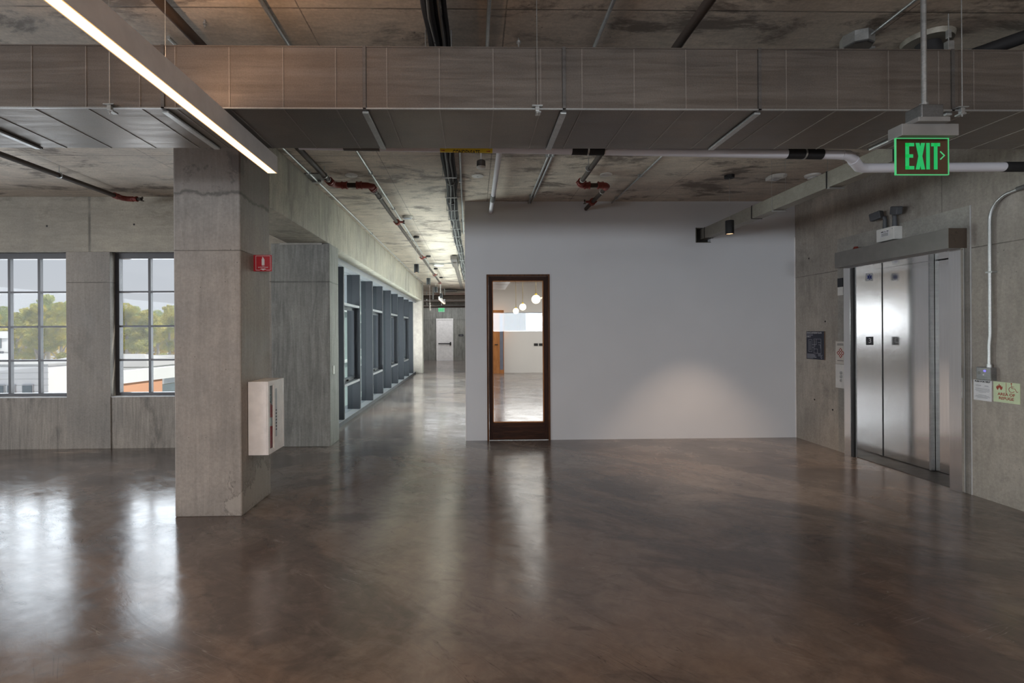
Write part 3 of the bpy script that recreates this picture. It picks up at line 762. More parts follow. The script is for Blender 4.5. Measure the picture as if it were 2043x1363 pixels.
obj('label_marks', b, M_ink, dd)
xt = thing('fire_extinguisher', (-1.955, 4.60, .52), 'red fire extinguisher standing behind the glass strip of the white cabinet', 'fire extinguisher')
obj('cylinder', lathe(N(), [(.052, .0), (.060, .012), (.060, .36), (.052, .395), (.028, .425), (.020, .44)], (-1.950, 4.675, .513), 'z', 28), M_redcan, xt, True)
obj('label_band', lathe(N(), [(.0603, .22), (.0608, .222), (.0608, .30), (.0603, .302)], (-1.950, 4.675, .513), 'z', 28), M_white_pl, xt, True)
obj('valve_head', lathe(N(), [(.018, .44), (.022, .45), (.022, .49), (.012, .50)], (-1.950, 4.675, .513), 'z', 16), M_galv, xt, True)
obj('handle', B(-1.960, -1.940, 4.62, 4.73, 1.005, 1.02, bev=.003), M_black, xt)
obj('hose', T([(-1.950, 4.69, .98), (-1.955, 4.74, .99), (-1.96, 4.758, .93), (-1.96, 4.76, .78), (-1.96, 4.758, .70)], .009, 8), M_black, xt, True)

# ------------------------------------------------------------------ main air duct
du = thing('air_duct', (.6, 3.1, 3.05), 'large rectangular sheet metal air duct crossing the room under the ceiling', 'duct')
DY0, DY1, DZ0, DZ1 = 2.80, 3.405, 2.874, 3.222
fl = [-4.1, -2.94, -1.741, -.612, .524, 1.655, 2.79, 3.93, 4.79]
for a, c in zip(fl, fl[1:]):
    obj('duct_section', B(a + .009, c - .009, DY0, DY1, DZ0, DZ1, bev=.003), M_duct, du)
for x in fl[1:-1]:
    b = N(); e = .006
    for q in ((DY0 - e, DY0 + .002, DZ0 - e, DZ1 + e), (DY1 - .002, DY1 + e, DZ0 - e, DZ1 + e)): box(b, x - .009, x + .009, q[0], q[1], q[2], q[3])
    for q in ((DZ0 - e, DZ0 + .002), (DZ1 - .002, DZ1 + e)): box(b, x - .009, x + .009, DY0, DY1, q[0], q[1])
    f_ = obj('flange', b, M_ductdk, du)
    obj('drive_cleat', B(x - .018, x + .018, DY0 + .02, DY1 - .02, DZ0 - .018, DZ0 - .005, bev=.003), M_galv, f_)
ribs = [-3.85, -3.55, -3.25, -2.765, -2.465, -2.166, -1.869, -1.672, -1.37, -1.07, -.774, -.485, -.187, .119, .39, .627, .927, 1.226, 1.523, 1.81, 2.109, 2.41, 2.706, 2.914, 3.21, 3.51, 3.81, 4.1, 4.4]
for x in ribs:
    b = N(); box(b, x - .003, x + .003, DY0 - .003, DY0 + .001, DZ0 + .004, DZ1 - .004); box(b, x - .003, x + .003, DY0 + .004, DY1 - .004, DZ0 - .0035, DZ0 + .001)
    obj('stiffening_rib', b, M_rib, du)
obj('edge_seam', B(-4.08, 4.77, DY0 - .006, DY0 + .004, DZ0 - .005, DZ0 + .002), M_galv, du)
obj('edge_seam', B(-4.08, 4.77, DY0 - .004, DY0 + .004, DZ1 - .002, DZ1 + .004), M_duct, du)
b = N()
for x in (-2.024, .368, 2.828):
    rod = obj('hanger_rod', T([(x, DY0 - .018, DZ0 - .045), (x, DY0 - .018, CZ)], .0026, 6), M_galv, du)
    k = N(); box(k, x - .030, x + .030, DY0 - .03, DY0 - .004, DZ0 + .006, DZ0 + .012, bev=.001); box(k, x - .011, x + .011, DY0 - .026, DY0 - .005, DZ0 - .022, DZ0 + .006, bev=.002)
    box(k, x - .007, x + .020, DY0 - .024, DY0 + .02, DZ0 - .030, DZ0 - .022)
    lathe(k, [(.007, 0), (.007, .008)], (x, DY0 - .018, DZ0 - .034), 'z', 6)
    obj('rod_clamp', k, M_galv, rod)
# strut and turnbuckle at the right hanger
sv = thing('strut_bracket', (2.80, 2.95, CZ), 'small galvanised strut bracket hanging by the right end of the duct', 'bracket')
obj('plate', B(2.895, 2.935, 2.93, 2.96, 3.235, 3.36, bev=.003), M_galv, sv)
obj('wire', T([(2.912, 2.945, 3.35), (2.912, 2.945, CZ)], .003, 6), M_galv, sv)
obj('clip', B(2.902, 2.922, 2.935, 2.955, 3.38, 3.43, bev=.002), M_galv, sv)

# small duct along the elevator wall
sd = thing('branch_duct', (3.48, 5.4, 3.05), 'narrow tan rectangular branch duct running into the opening in the white wall', 'duct')
for a, c in zip((3.412, 3.915, 4.67, 5.948), (3.915, 4.67, 5.948, 7.36)):
    obj('duct_section', B(3.41, 3.535, a + .006, c - .006, 2.972, 3.125, bev=.003), M_smallduct, sd)
for y in (3.915, 4.67, 5.948, 7.18):
    obj('flange', B(3.406, 3.539, y - .006, y + .006, 2.967, 3.130), M_black, sd)
for y in (4.62, 5.5): obj('trapeze_strap', B(3.40, 3.55, y, y + .03, 2.955, 2.966), M_galv, sd)
for y in (4.635, 5.515):
    for x in (3.395, 3.552): obj('hanger_wire', T([(x, y, 2.95), (x, y, CZ)], .0018, 6), M_galv, sd)
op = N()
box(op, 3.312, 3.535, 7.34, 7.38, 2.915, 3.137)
o = obj('wall_opening_darkness', op, M_duct_hole, wb)  # dark sheet stands for the shade inside the wall opening
b = N(); box(b, 3.312, 3.318, 7.235, 7.34, 2.915, 3.137); box(b, 3.312, 3.535, 7.235, 7.34, 2.915, 2.921)
obj('wall_opening_edge', b, plain('opening_edge', (.09, .085, .06), .7), wb)

# ------------------------------------------------------------------ condensate line
cp = thing('condensate_pipe', (1.0, 3.55, 2.9), 'white plastic condensate pipe with yellow label running behind the air duct', 'pipe')
r = .0345; YP = 3.56
def zc(x): return 2.957 - .0168 * (x + 1.2)
zA, zB = zc(-1.25), zc(2.74)
pr = .0345
obj('pipe_run', T([(-1.25, YP, zA), (2.71, YP, zB)], pr, 20), M_pvc, cp, True)
obj('elbow', T([(2.71, YP, zB), (2.76, YP + .005, zB - .002), (2.80, YP + .02, zB - .014), (2.88, YP + .07, zB - .047), (2.92, YP + .10, zB - .058), (2.97, YP + .11, zB - .062)], [pr + .001] * 6, 20), M_pvc, cp, True)
obj('elbow_collar', T([(2.825, YP + .035, zB - .024), (2.845, YP + .048, zB - .033)], pr + .0035, 20), M_pvc, cp, True)
z2 = zB - .062
obj('pipe_run', T([(2.97, YP + .11, z2), (4.06, YP + .11, z2 + .01)], pr, 20), M_pvc, cp, True)
obj('rubber_coupling', T([(4.05, YP + .11, z2 + .01), (4.4, YP + .11, z2 + .012)], pr + .003, 20), M_rubber, cp, True)
for a, c in ((.72, .955), (2.30, 2.565)):
    rc = obj('rubber_coupling', T([(a, YP, zc(a)), (c, YP, zc(c))], pr + .003, 20), M_rubber, cp, True)
    m_ = (a + c) / 2
    obj('band_clamp', T([(m_ - .006, YP, zc(m_)), (m_ + .006, YP, zc(m_))], pr + .005, 20), M_galv, rc, True)
obj('grey_sleeve', T([(-.93, YP, zc(-.93)), (-.67, YP, zc(-.67))], pr + .002, 20), M_rubber2, cp, True)
lab = obj('pipe_label', T([(-.235, YP, zc(-.235)), (.142, YP, zc(.142))], pr + .0008, 64), M_yellow, cp, True)
def wrap(me, x0, ang, rad, xsc=1):
    for v in me.vertices:
        a = ang + v.co.y / rad; rr = rad + v.co.z
        x = x0 + v.co.x * xsc
        v.co = Vector((x, YP - rr * cos(a), zc(x) + rr * sin(a)))
def slice_rows(me, step=.004):
    b = N(); b.from_mesh(me)
    y0 = min(v.co.y for v in b.verts); y1 = max(v.co.y for v in b.verts); y = y0 + step
    while y < y1:
        bmesh.ops.bisect_plane(b, geom=b.verts[:] + b.edges[:] + b.faces[:], plane_co=(0, y, 0), plane_no=(0, 1, 0)); y += step
    b.to_mesh(me); b.free()
me = text_mesh('CONDENSATE', .060, Matrix.Identity(4), th=.0004, sx=.50, bold=.0008)
slice_rows(me); wrap(me, -.047, R(-84), pr + .0013); link('lettering', me, M_ink, lab)
for xx in (-.215, .112):
    for an in (-18, -58):
        bm_ = N(); poly(bm_, [(-.013, -.003), (.004, -.003), (.004, -.008), (.016, 0), (.004, .008), (.004, .003), (-.013, .003)], Matrix.Identity(4), .0005)
        me = bpy.data.meshes.new('flow_arrow'); bm_.to_mesh(me); bm_.free(); wrap(me, xx, R(an), pr + .0011); link('flow_arrow', me, M_redink, lab)
# drain branch to the wall
db = thing('drain_pipe', (.28, 5.6, 3.36), 'white plastic drain pipe with grey coupling running into the top of the white wall', 'pipe')
obj('pipe_run', T([(.262, 3.70, 3.375), (.262, 7.27, 3.375)], .029, 18), M_pvc, db, True)
obj('pipe_drop', T([(.262, 3.70, 3.375), (.262, 3.60, 3.34), (.262, 3.56, 3.25), (.262, 3.56, 2.97)], .029, 18), M_pvc, db, True)
cpl = obj('grey_coupling', T([(.262, 6.35, 3.375), (.262, 6.62, 3.375)], .034, 18), M_rubber2, db, True)
obj('band_clamp', T([(.262, 6.58, 3.375), (.262, 6.60, 3.375)], .037, 18), M_galv, cpl, True)
obj('hanger', T([(.262, 6.59, 3.40), (.262, 6.59, CZ)], .004, 6), M_galv, db)

# ------------------------------------------------------------------ conduits on the soffit
def conduit(x, ya, yb, label, z=CZ - .022, rr=.0125, xb=None, straps=(), mat=None):
    t_ = thing('ceiling_conduit', (x, ya, z), label, 'conduit')
    obj('tube', T([(x, ya, z), (xb if xb is not None else x, yb, z)], rr, 10), mat or M_galv, t_, True)
    for y in straps:
        f_ = (y - ya) / (yb - ya); xx = x + ((xb if xb is not None else x) - x) * f_
        obj('strap', B(xx - .03, xx + .018, y - .010, y + .010, z - rr - .002, CZ), M_galv, t_)
    return t_
conduit(-1.20, -1, 13.6, 'galvanised conduit on the ceiling left of centre, running above the duct down the hallway', straps=(2.6, 5.9, 7.6, 10.2, 12.6), xb=-1.24)
conduit(.10, -1, 4.9, 'thin galvanised conduit crossing above the duct near the middle of the ceiling', straps=(2.2,))
conduit(-.125, 4.2, 9.5, 'galvanised conduit hugging the corner of the white wall above the hallway', xb=-.19, straps=(6.2, 8.4))
conduit(.815, -1, 7.26, 'left tube of the conduit pair right of the white drain pipe', straps=(2.4, 5.3, 6.9), xb=.82)
conduit(.862, 3.5, 7.26, 'right tube of the conduit pair right of the white drain pipe', straps=(5.3, 6.9))
conduit(2.06, 3.3, 7.26, 'single thin conduit on the ceiling right of the red sprinkler couplings', straps=(6.0, 7.0), rr=.010)
conduit(-1.955, 3.2, 19.3, 'galvanised conduit running along the top edge of the concrete beam', rr=.012, z=CZ - .02, straps=(5.9, 9.5, 13))
cj = conduit(2.50, 1.4, 3.10, 'conduit slanting down to the metal box on the ceiling at upper right', rr=.010, z=CZ - .035, xb=2.56)
jb = thing('ceiling_junction_box', (2.53, 3.2, CZ), 'octagonal grey metal junction box on the ceiling at upper right', 'junction box')
b = lathe(N(), [(.085, -.075), (.095, -.070), (.095, 0)], (2.53, 3.18, CZ), 'z', 8); obj('box_body', b, M_galv, jb)
obj('cover_plate', lathe(N(), [(.080, -.081), (.088, -.0755)], (2.53, 3.18, CZ), 'z', 8), M_ductdk, jb)
sb = thing('beam_junction_plate', (-1.93, 6.1, CZ), 'dark metal bracket plate where the conduit crosses beside the beam', 'bracket')
obj('plate', B(-2.03, -1.84, 5.95, 6.22, CZ - .012, CZ), M_ductdk, sb); obj('stub', B(-2.02, -1.90, 6.20, 6.26, CZ - .035, CZ - .012, bev=.003), M_galv, sb)
cc = conduit(-1.24, 13.6, 13.6001 + .02, 'x') if False else None
ch = thing('ceiling_conduit', (-.8, 13.62, CZ), 'thin conduit crossing the hallway ceiling between the pendants', 'conduit')
obj('tube', T([(-1.24, 13.6, CZ - .02), (-.20, 13.62, CZ - .02)], .012, 8), M_galv, ch, True)

# cable and insulated line bundle
bd = thing('refrigerant_line_bundle', (-.25, 6, CZ - .05), 'bundle of black insulated lines and cables winding along the ceiling into the hallway', 'pipe bundle')
rb = random.Random(5)
path = [(-.225, -1.0), (-.222, 1.5), (-.222, 2.85), (-.212, 3.33), (-.245, 4.3), (-.272, 5.28), (-.27, 6.2), (-.305, 7.0), (-.312, 7.8), (-.305, 8.9), (-.322, 9.8), (-.30, 11.5), (-.30, 13), (-.30, 16), (-.26, 19)]
def along(off, zo, amp, seed):
    rr_ = random.Random(seed); o_ = []
    for i, (x, y) in enumerate(path[:-1]):
        x2, y2 = path[i + 1]; n_ = max(2, int((y2 - y) / .35))
        for k in range(n_):
            f_ = k / n_; o_.append((x + (x2 - x) * f_ + off + rr_.uniform(-amp, amp), y + (y2 - y) * f_, CZ + zo + rr_.uniform(-amp, amp) * .6))
    return o_
for j, (off, zo, rr_, m_) in enumerate(((-.040, -.055, .030, M_rubber), (.020, -.052, .028, M_rubber), (-.008, -.095, .020, M_rubber), (.058, -.04, .016, M_rubber), (-.02, -.11, .010, M_rubber2), (.03, -.09, .009, M_rubber2))):
    obj('insulated_line', T(along(off, zo, .006 if rr_ > .015 else .014, j), rr_, 8), m_, bd, True)
for y in (1.9, 3.15, 5.75, 6.6, 7.3, 7.9, 8.6, 9.3, 10.2, 11.2, 12.4):
    x = [a for a in path if a[1] <= y][-1][0]
    x_ = [(a, c) for a, c in zip(path, path[1:]) if a[1] <= y <= c[1]][0]; f_ = (y - x_[0][1]) / (x_[1][1] - x_[0][1]); x = x_[0][0] + (x_[1][0] - x_[0][0]) * f_
    b = N(); box(b, x - .085, x + .085, y - .012, y + .012, CZ - .125, CZ - .118); box(b, x - .085, x - .080, y - .012, y + .012, CZ - .125, CZ); box(b, x + .080, x + .085, y - .012, y + .012, CZ - .125, CZ)
    obj('support_clamp', b, M_galv, bd)
for y in (6.05, 6.95, 8.0, 9.6): obj('tape_band', T([(path[6][0] + (-.03 if y > 6.5 else 0), y, CZ - .07), (path[6][0] + (-.03 if y > 6.5 else 0), y + .03, CZ - .07)], .052, 10), M_rubber2, bd, True)
tr = thing('cable_tray', (-.6, 15, CZ - .1), 'shallow metal cable tray hung under the hallway ceiling', 'cable tray')
obj('tray', B(-.53, -.43, 12.7, 20.5, CZ - .14, CZ - .08), M_duct, tr)
obj('end_box', B(-.57, -.41, 12.2, 13.6, CZ - .12, CZ - .02), M_ductdk, tr)

# ------------------------------------------------------------------ sprinkler lines
def coupling(p, ax, par, rr=.048, L=.07):
    d = Vector(ax).normalized() * L / 2; p = Vector(p)
    c_ = obj('red_coupling', T([p - d, p - d * .6, p - d * .55, p + d * .55, p + d * .6, p + d], [rr, rr, rr * .86, rr * .86, rr, rr], 12), M_red, par, True)
    u = Vector((0, 0, 1)).cross(d).normalized() if abs(d.z) < .01 else Vector((1, 0, 0))
    for s_ in (-1, 1):
        q = p + u * s_ * (rr + .006)
        obj('bolt', T([q - d * .8, q + d * .8], .008, 6), M_red, c_)
PZ = 3.42
def band(p, ax, par, rr=.034):
    d = Vector(ax).normalized() * .006; p = Vector(p); obj('white_band', T([p - d, p + d], rr, 12), M_white_pl, par, True)
def rodh(x, y, par, ztop=CZ, z=PZ): 
    h_ = obj('hanger_rod', T([(x, y, z + .03), (x, y, ztop)], .004, 6), M_galv, par)
    obj('loop', T([(x, y - .006, z), (x, y + .006, z)], .037, 12), M_galv, h_, True)
def head(p, par):
    p = Vector(p); h_ = obj('sprinkler_head', lathe(N(), [(.010, 0), (.012, -.02), (.006, -.03), (.006, -.05), (.022, -.052), (.022, -.056)], p, 'z', 12), M_pipe, par, True)
s1 = thing('sprinkler_pipe', (-1.7, 4, PZ), 'dark steel sprinkler pipe beside the beam, jogging at red couplings down the hallway', 'pipe')
obj('pipe_run', T([(-1.70, -1, PZ), (-1.715, 5.98, PZ)], .030, 14), M_pipe, s1, True)
obj('pipe_elbow', T([(-1.715, 5.9, PZ), (-1.712, 6.02, PZ), (-1.67, 6.07, PZ), (-1.60, 6.08, PZ)], .037, 14), M_red, s1, True)
obj('pipe_run', T([(-1.62, 6.08, PZ), (-1.33, 6.08, PZ)], .030, 14), M_pipe, s1, True)
obj('pipe_elbow', T([(-1.38, 6.08, PZ), (-1.30, 6.09, PZ), (-1.262, 6.13, PZ), (-1.26, 6.22, PZ)], .037, 14), M_red, s1, True)
obj('pipe_run', T([(-1.26, 6.2, PZ), (-1.23, 18.0, PZ)], .028, 14), M_pipe, s1, True)
for p, ax in (((-1.715, 5.93, PZ), (0, 1, 0)), ((-1.58, 6.08, PZ), (1, 0, 0)), ((-1.40, 6.08, PZ), (1, 0, 0)), ((-1.26, 6.20, PZ), (0, 1, 0)), ((-1.25, 8.1, PZ), (0, 1, 0)), ((-1.245, 11.9, PZ), (0, 1, 0)), ((-1.235, 15.5, PZ), (0, 1, 0)), ((-1.23, 18.0, PZ), (0, 1, 0))): coupling(p, ax, s1)
for y in (8.1, 11.9, 15.5):
    obj('branch_stub', T([(-1.25, y, PZ), (-1.15, y, PZ)], .017, 10), M_red, s1, True); head((-1.14, y, PZ + .03), s1)
band((-1.715, 5.84, PZ), (0, 1, 0), s1); band((-1.26, 6.33, PZ), (0, 1, 0), s1)
for x, y in ((-1.70, 2.4), (-1.713, 5.7), (-1.255, 6.6), (-1.245, 9.6)): rodh(x, y, s1)
s2 = thing('sprinkler_pipe', (1.31, 4, PZ), 'dark steel sprinkler pipe jogging right at red couplings and ending at the white wall', 'pipe')
obj('pipe_run', T([(1.30, -1, PZ), (1.315, 5.98, PZ)], .028, 14), M_pipe, s2, True)
obj('pipe_elbow', T([(1.315, 5.92, PZ), (1.318, 6.03, PZ), (1.35, 6.08, PZ), (1.41, 6.085, PZ)], .037, 14), M_red, s2, True)
obj('pipe_run', T([(1.38, 6.085, PZ), (1.62, 6.085, PZ)], .028, 14), M_pipe, s2, True)
obj('pipe_elbow', T([(1.58, 6.085, PZ), (1.65, 6.09, PZ), (1.68, 6.13, PZ), (1.68, 6.2, PZ)], .037, 14), M_red, s2, True)
obj('pipe_run', T([(1.68, 6.2, PZ), (1.672, 7.26, PZ)], .027, 14), M_pipe, s2, True)
for p, ax in (((1.315, 5.95, PZ), (0, 1, 0)), ((1.42, 6.085, PZ), (1, 0, 0)), ((1.585, 6.085, PZ), (1, 0, 0)), ((1.675, 6.86, PZ), (0, 1, 0))): coupling(p, ax, s2)
obj('branch_stub', T([(1.67, 6.86, PZ), (1.58, 6.86, PZ)], .016, 10), M_red, s2, True); head((1.565, 6.86, PZ + .03), s2)
band((1.315, 5.86, PZ), (0, 1, 0), s2); band((1.68, 6.36, PZ), (0, 1, 0), s2)
for x, y in ((1.30, 2.2), (1.29, 5.45)): rodh(x, y, s2)
s3 = thing('sprinkler_pipe', (-4.8, 4, PZ), 'dark steel sprinkler pipe on the far left ending in red fittings above the windows', 'pipe')
obj('pipe_run', T([(-4.86, 2.0, PZ), (-4.69, 6.62, PZ)], .028, 14), M_pipe, s3, True)
obj('pipe_elbow', T([(-4.69, 6.55, PZ), (-4.68, 6.65, PZ), (-4.64, 6.69, PZ), (-4.58, 6.70, PZ)], .034, 14), M_red, s3, True)
obj('pipe_run', T([(-4.60, 6.70, PZ), (-4.46, 6.70, PZ)], .022, 12), M_pipe, s3, True)
coupling((-4.69, 6.55, PZ), (0, 1, 0), s3, .04); coupling((-4.55, 6.70, PZ), (1, 0, 0), s3, .036); head((-4.45, 6.70, PZ + .03), s3); rodh(-4.72, 5.7, s3)

# black drain pipe with flange at upper right
bp = thing('black_drain_pipe', (3.1, 3.1, 3.3), 'black drain elbow dropping from a round hole in the ceiling at upper right', 'pipe')
obj('ceiling_sleeve', lathe(N(), [(.125, -.03), (.135, -.032), (.142, 0)], (3.02, 3.20, CZ), 'z', 28), M_smallduct, bp, True)
obj('elbow', T([(3.03, 3.21, CZ - .005), (3.035, 3.21, CZ - .05), (3.07, 3.215, CZ - .10), (3.14, 3.22, CZ - .135), (3.26, 3.23, CZ - .155)], .068, 20), M_rubber, bp, True)
bp2 = thing('black_drain_pipe', (3.8, 3.1, 3.3), 'black sloping drain pipe above the duct at the far right edge', 'pipe')
obj('pipe_run', T([(3.16, 3.10, 3.345), (3.45, 2.95, 3.415), (4.4, 2.50, 3.45)], .040, 18), M_rubber, bp2, True)
obj('clamp', T([(3.15, 3.105, 3.343), (3.19, 3.085, 3.352)], .046, 18), M_galv, bp2, True)

# ------------------------------------------------------------------ ceiling devices
def disc(x, y, label, r_=.075):
    o_ = thing('ceiling_cover_plate', (x, y, CZ), label, 'cover plate')
    obj('plate', lathe(N(), [(r_ * .8, -.012), (r_, -.008), (r_, 0)], (x, y, CZ), 'z', 24), M_white_pl, o_, True)
    obj('centre_screw', lathe(N(), [(.008, -.016), (.01, -.011)], (x, y, CZ), 'z', 8), M_galv, o_)
disc(-1.485, 6.03, 'round white cover plate on the ceiling above the left red couplings')
disc(.058, 6.05, 'round grey-white cover plate on the ceiling behind the condensate label')
disc(1.635, 6.0, 'round white cover plate on the ceiling above the right red couplings')
dt = thing('smoke_detector', (-1.085, 8.15, CZ), 'white round smoke detector on the hallway ceiling beside the conduit', 'smoke detector')
obj('body', lathe(N(), [(.05, -.045), (.075, -.035), (.085, -.012), (.085, 0)], (-1.085, 8.15, CZ), 'z', 24), M_white_pl, dt, True)
obj('vent_ring', lathe(N(), [(.055, -.046), (.066, -.043)], (-1.085, 8.15, CZ), 'z', 24), M_inkgrey, dt, True)
dt = thing('smoke_detector', (-1.05, 13.9, CZ), 'white smoke detector further down the hallway ceiling between the black pendants', 'smoke detector')
obj('body', lathe(N(), [(.10, -.06), (.15, -.04), (.15, 0)], (-.98, 13.9, CZ), 'z', 20), M_white_pl, dt, True)
dt = thing('smoke_detector', (4.22, 6.0, CZ), 'round white smoke detector on the ceiling right of the pendant', 'smoke detector')
obj('body', lathe(N(), [(.035, -.052), (.055, -.048), (.062, -.028), (.088, -.020), (.092, 0)], (4.22, 6.02, CZ), 'z', 24), M_white_pl, dt, True)
obj('vent_ring', lathe(N(), [(.056, -.040), (.0625, -.032)], (4.22, 6.02, CZ), 'z', 24), M_inkgrey, dt, True)
sr = thing('ceiling_strobe', (3.76, 6.0, CZ), 'white square ceiling strobe beside the smoke detector', 'alarm strobe')
obj('round_base', lathe(N(), [(.105, -.018), (.110, 0)], (3.80, 6.06, CZ), 'z', 28), M_white_pl, sr, True)
obj('square_body', B(3.665, 3.80, 5.93, 6.09, CZ - .060, CZ - .017, bev=.008), M_white_pl, sr)
obj('lens', B(3.70, 3.76, 5.95, 6.00, CZ - .082, CZ - .060, bev=.008), plain('clear_lens', (.55, .55, .56), .15), sr)
hp = thing('hanging_speaker', (.095, 5.5, CZ), 'small white canister hanging behind the condensate label', 'speaker')
obj('stem', T([(.088, 5.25, CZ), (.088, 5.25, CZ - .12)], .009, 8), M_gwhite, hp)
obj('canister', lathe(N(), [(.030, -.09), (.046, -.10), (.048, -.155), (.043, -.16)], (.088, 5.25, CZ), 'z', 24), M_ductdk, hp, True)
obj('face_disc', lathe(N(), [(.048, -.160), (.049, -.172), (.040, -.178)], (.088, 5.25, CZ), 'z', 24), M_white_pl, hp, True)
an = thing('ceiling_anchor', (-1.7, 3.0, CZ), 'small anchor bolt in the ceiling above the duct near the long lamp', 'anchor')
obj('bolt', T([(-1.64, 3.05, CZ), (-1.64, 3.05, CZ - .05)], .005, 6), M_galv, an); obj('nut', lathe(N(), [(.012, -.03), (.012, -.018)], (-1.64, 3.05, CZ), 'z', 6), M_galv, an)
an = thing('ceiling_anchor', (.3, 3.2, CZ), 'small anchor bolt in the ceiling above the middle of the duct', 'anchor')
obj('bolt', T([(.305, 3.22, CZ), (.305, 3.22, CZ - .06)], .005, 6), M_galv, an); obj('nut', lathe(N(), [(.014, -.035), (.014, -.02)], (.305, 3.22, CZ), 'z', 6), M_galv, an)
an = thing('ceiling_anchor', (2.75, 3.2, CZ), 'small anchor clip in the ceiling beside the octagonal box', 'anchor')
obj('bolt', T([(2.72, 3.30, CZ), (2.72, 3.30, CZ - .05)], .005, 6), M_galv, an); obj('nut', B(2.70, 2.74, 3.285, 3.315, CZ - .012, CZ), M_galv, an)

# cylinder pendants
def pendant(x, y, label, light=False):
    p = thing('cylinder_pendant', (x, y, CZ), label, 'pendant lamp', None)
    obj('canopy', lathe(N(), [(.052, -.036), (.058, -.033), (.060, 0)], (x, y, CZ), 'z', 28), M_black, p, True)
    obj('cable', T([(x, y, CZ - .03), (x, y, 2.965)], .0022, 6), M_galv, p)
    # open-bottomed cylinder
    b = N(); lathe(b, [(.004, .170), (.048, .168), (.050, .162), (.050, 0), (.046, 0), (.046, .03)], (x, y, 2.80), 'z', 32)
    obj('housing', b, M_black, p, True)
    obj('lens', lathe(N(), [(.045, .008), (.045, .014)], (x, y, 2.80), 'z', 28), M_spot if light else M_lineglow, p)
    if light:
        l = bpy.data.lights.new('pendant_spot', 'SPOT'); l.energy = 140; l.color = (1, .74, .54); l.spot_size = R(76); l.spot_blend = .55; l.shadow_soft_size = .03
        o_ = bpy.data.objects.new('pendant_spot', l); COL.objects.link(o_); o_.parent = p; o_.location = (0, 0, 2.79 - CZ)
pendant(3.185, 6.04, 'black cylinder pendant hanging in front of the white wall', True)
pendant(-1.14, 9.85, 'nearest black cylinder pendant in the hallway')
pendant(-1.13, 12.35, 'second nearest black cylinder pendant in the hallway')
pendant(-1.13, 14.75, 'third nearest black cylinder pendant in the hallway')
pendant(-1.13, 17.15, 'farthest black cylinder pendant in the hallway')

# long linear lamp
ll = thing('linear_lamp', (-1.418, 1.5, 2.79), 'long white linear pendant lamp glowing warm at upper left', 'pendant lamp')
xa, xb_, ya, yb = -1.453, -1.382, -.5, 3.5
b = N(); box(b, xa, xa + .004, ya, yb, 2.734, 2.850); box(b, xb_ - .004, xb_, ya, yb, 2.734, 2.850); box(b, xa, xb_, yb, yb + .004, 2.732, 2.850); box(b, xa, xb_, ya - .004, ya, 2.732, 2.850)
box(b, xa + .004, xb_ - .004, ya, yb, 2.790, 2.800)
obj('housing', b, M_lampbody, ll)
obj('bottom_lens', B(xa + .009, xb_ - .009, ya, yb - .006, 2.7335, 2.737), M_lampwarm, ll)
for q in ((xa + .004, xa + .009), (xb_ - .009, xb_ - .004)): obj('lens_bloom_strip', B(q[0], q[1], ya, yb, 2.7335, 2.737), plain('amber_lens_bloom', (.9, .6, .3), .4, emit=(1, .52, .16), es=1.1), ll)  # glowing amber strips imitate the warm bloom around the lens
l = bpy.data.lights.new('linear_lamp_glow', 'AREA'); l.shape = 'RECTANGLE'; l.size = .06; l.size_y = 4.0; l.energy = 22; l.color = (1, .66, .40)
o = bpy.data.objects.new('linear_lamp_glow', l); COL.objects.link(o); o.parent = ll; o.location = (0, 0, 2.730 - 2.79)
for y in (.3, 2.3): obj('suspension_wire', T([(-1.418, y, 2.80), (-1.418, y, CZ)], .0015, 6), M_galv, ll)

# ------------------------------------------------------------------ exit sign
ex = thing('exit_sign', (2.41, 2.55, 2.43), 'green edge-lit exit sign hanging from a conduit at upper right', 'exit sign')
obj('stem_conduit', T([(2.415, 2.58, 2.80), (2.415, 2.58, CZ)], .0125, 14), M_galv, ex, True)
obj('stem_connector', T([(2.415, 2.58, 2.775), (2.415, 2.58, 2.81)], .019, 14), M_galv, ex, True)
obj('junction_box', B(2.355, 2.475, 2.53, 2.63, 2.715, 2.785, bev=.006), duct_mat('cast_box_dark', (.22, .22, .22), (.15, .15, .15), .7, .4), ex)
obj('mounting_plate', B(2.33, 2.50, 2.52, 2.64, 2.690, 2.714, bev=.003), M_housing, ex)
obj('housing', B(2.268, 2.575, 2.55, 2.64, 2.628, 2.690, bev=.003), M_housing, ex)
obj('mirror_panel', B(2.268, 2.556, 2.590, 2.596, 2.432, 2.628), plain('amber_mirror', (.32, .21, .15), .12, 1.0), ex)
b = N(); t = .0035
box(b, 2.266, 2.266 + t, 2.587, 2.597, 2.431, 2.628); box(b, 2.557 - t, 2.557, 2.587, 2.597, 2.431, 2.628); box(b, 2.266, 2.557, 2.587, 2.597, 2.430, 2.4335); box(b, 2.266, 2.557, 2.587, 2.597, 2.6245, 2.628)
obj('glowing_edge', b, M_greenedge, ex)
Mx = place('F', (2.412, 2.5895, 2.531)); b = N()
def L(pts, wd=.020): stroke(b, pts, wd, Mx, .0012)
def RR(x0, y0, x1, y1): rect(b, x0, y0, x1, y1, Mx, .0012)
H = .071
RR(-.092, -H, -.072, H); RR(-.092, H - .018, -.044, H); RR(-.092, -.008, -.050, .010); RR(-.092, -H, -.044, -H + .018)
poly(b, [(-.036, -H), (-.015, -H), (.015, H), (-.006, H)], Mx, .0012); poly(b, [(-.036, H), (-.015, H), (.015, -H), (-.006, -H)], Mx, .0013)
RR(.022, -H, .041, H)
RR(.064, -H, .083, H); RR(.049, H - .018, .098, H)
obj('lettering', b, M_green, ex)
b = N(); stroke(b, [(.100, .024), (.121, .004), (.100, -.016)], .006, Mx, .0012)
obj('chevron', b, M_greenedge, ex)

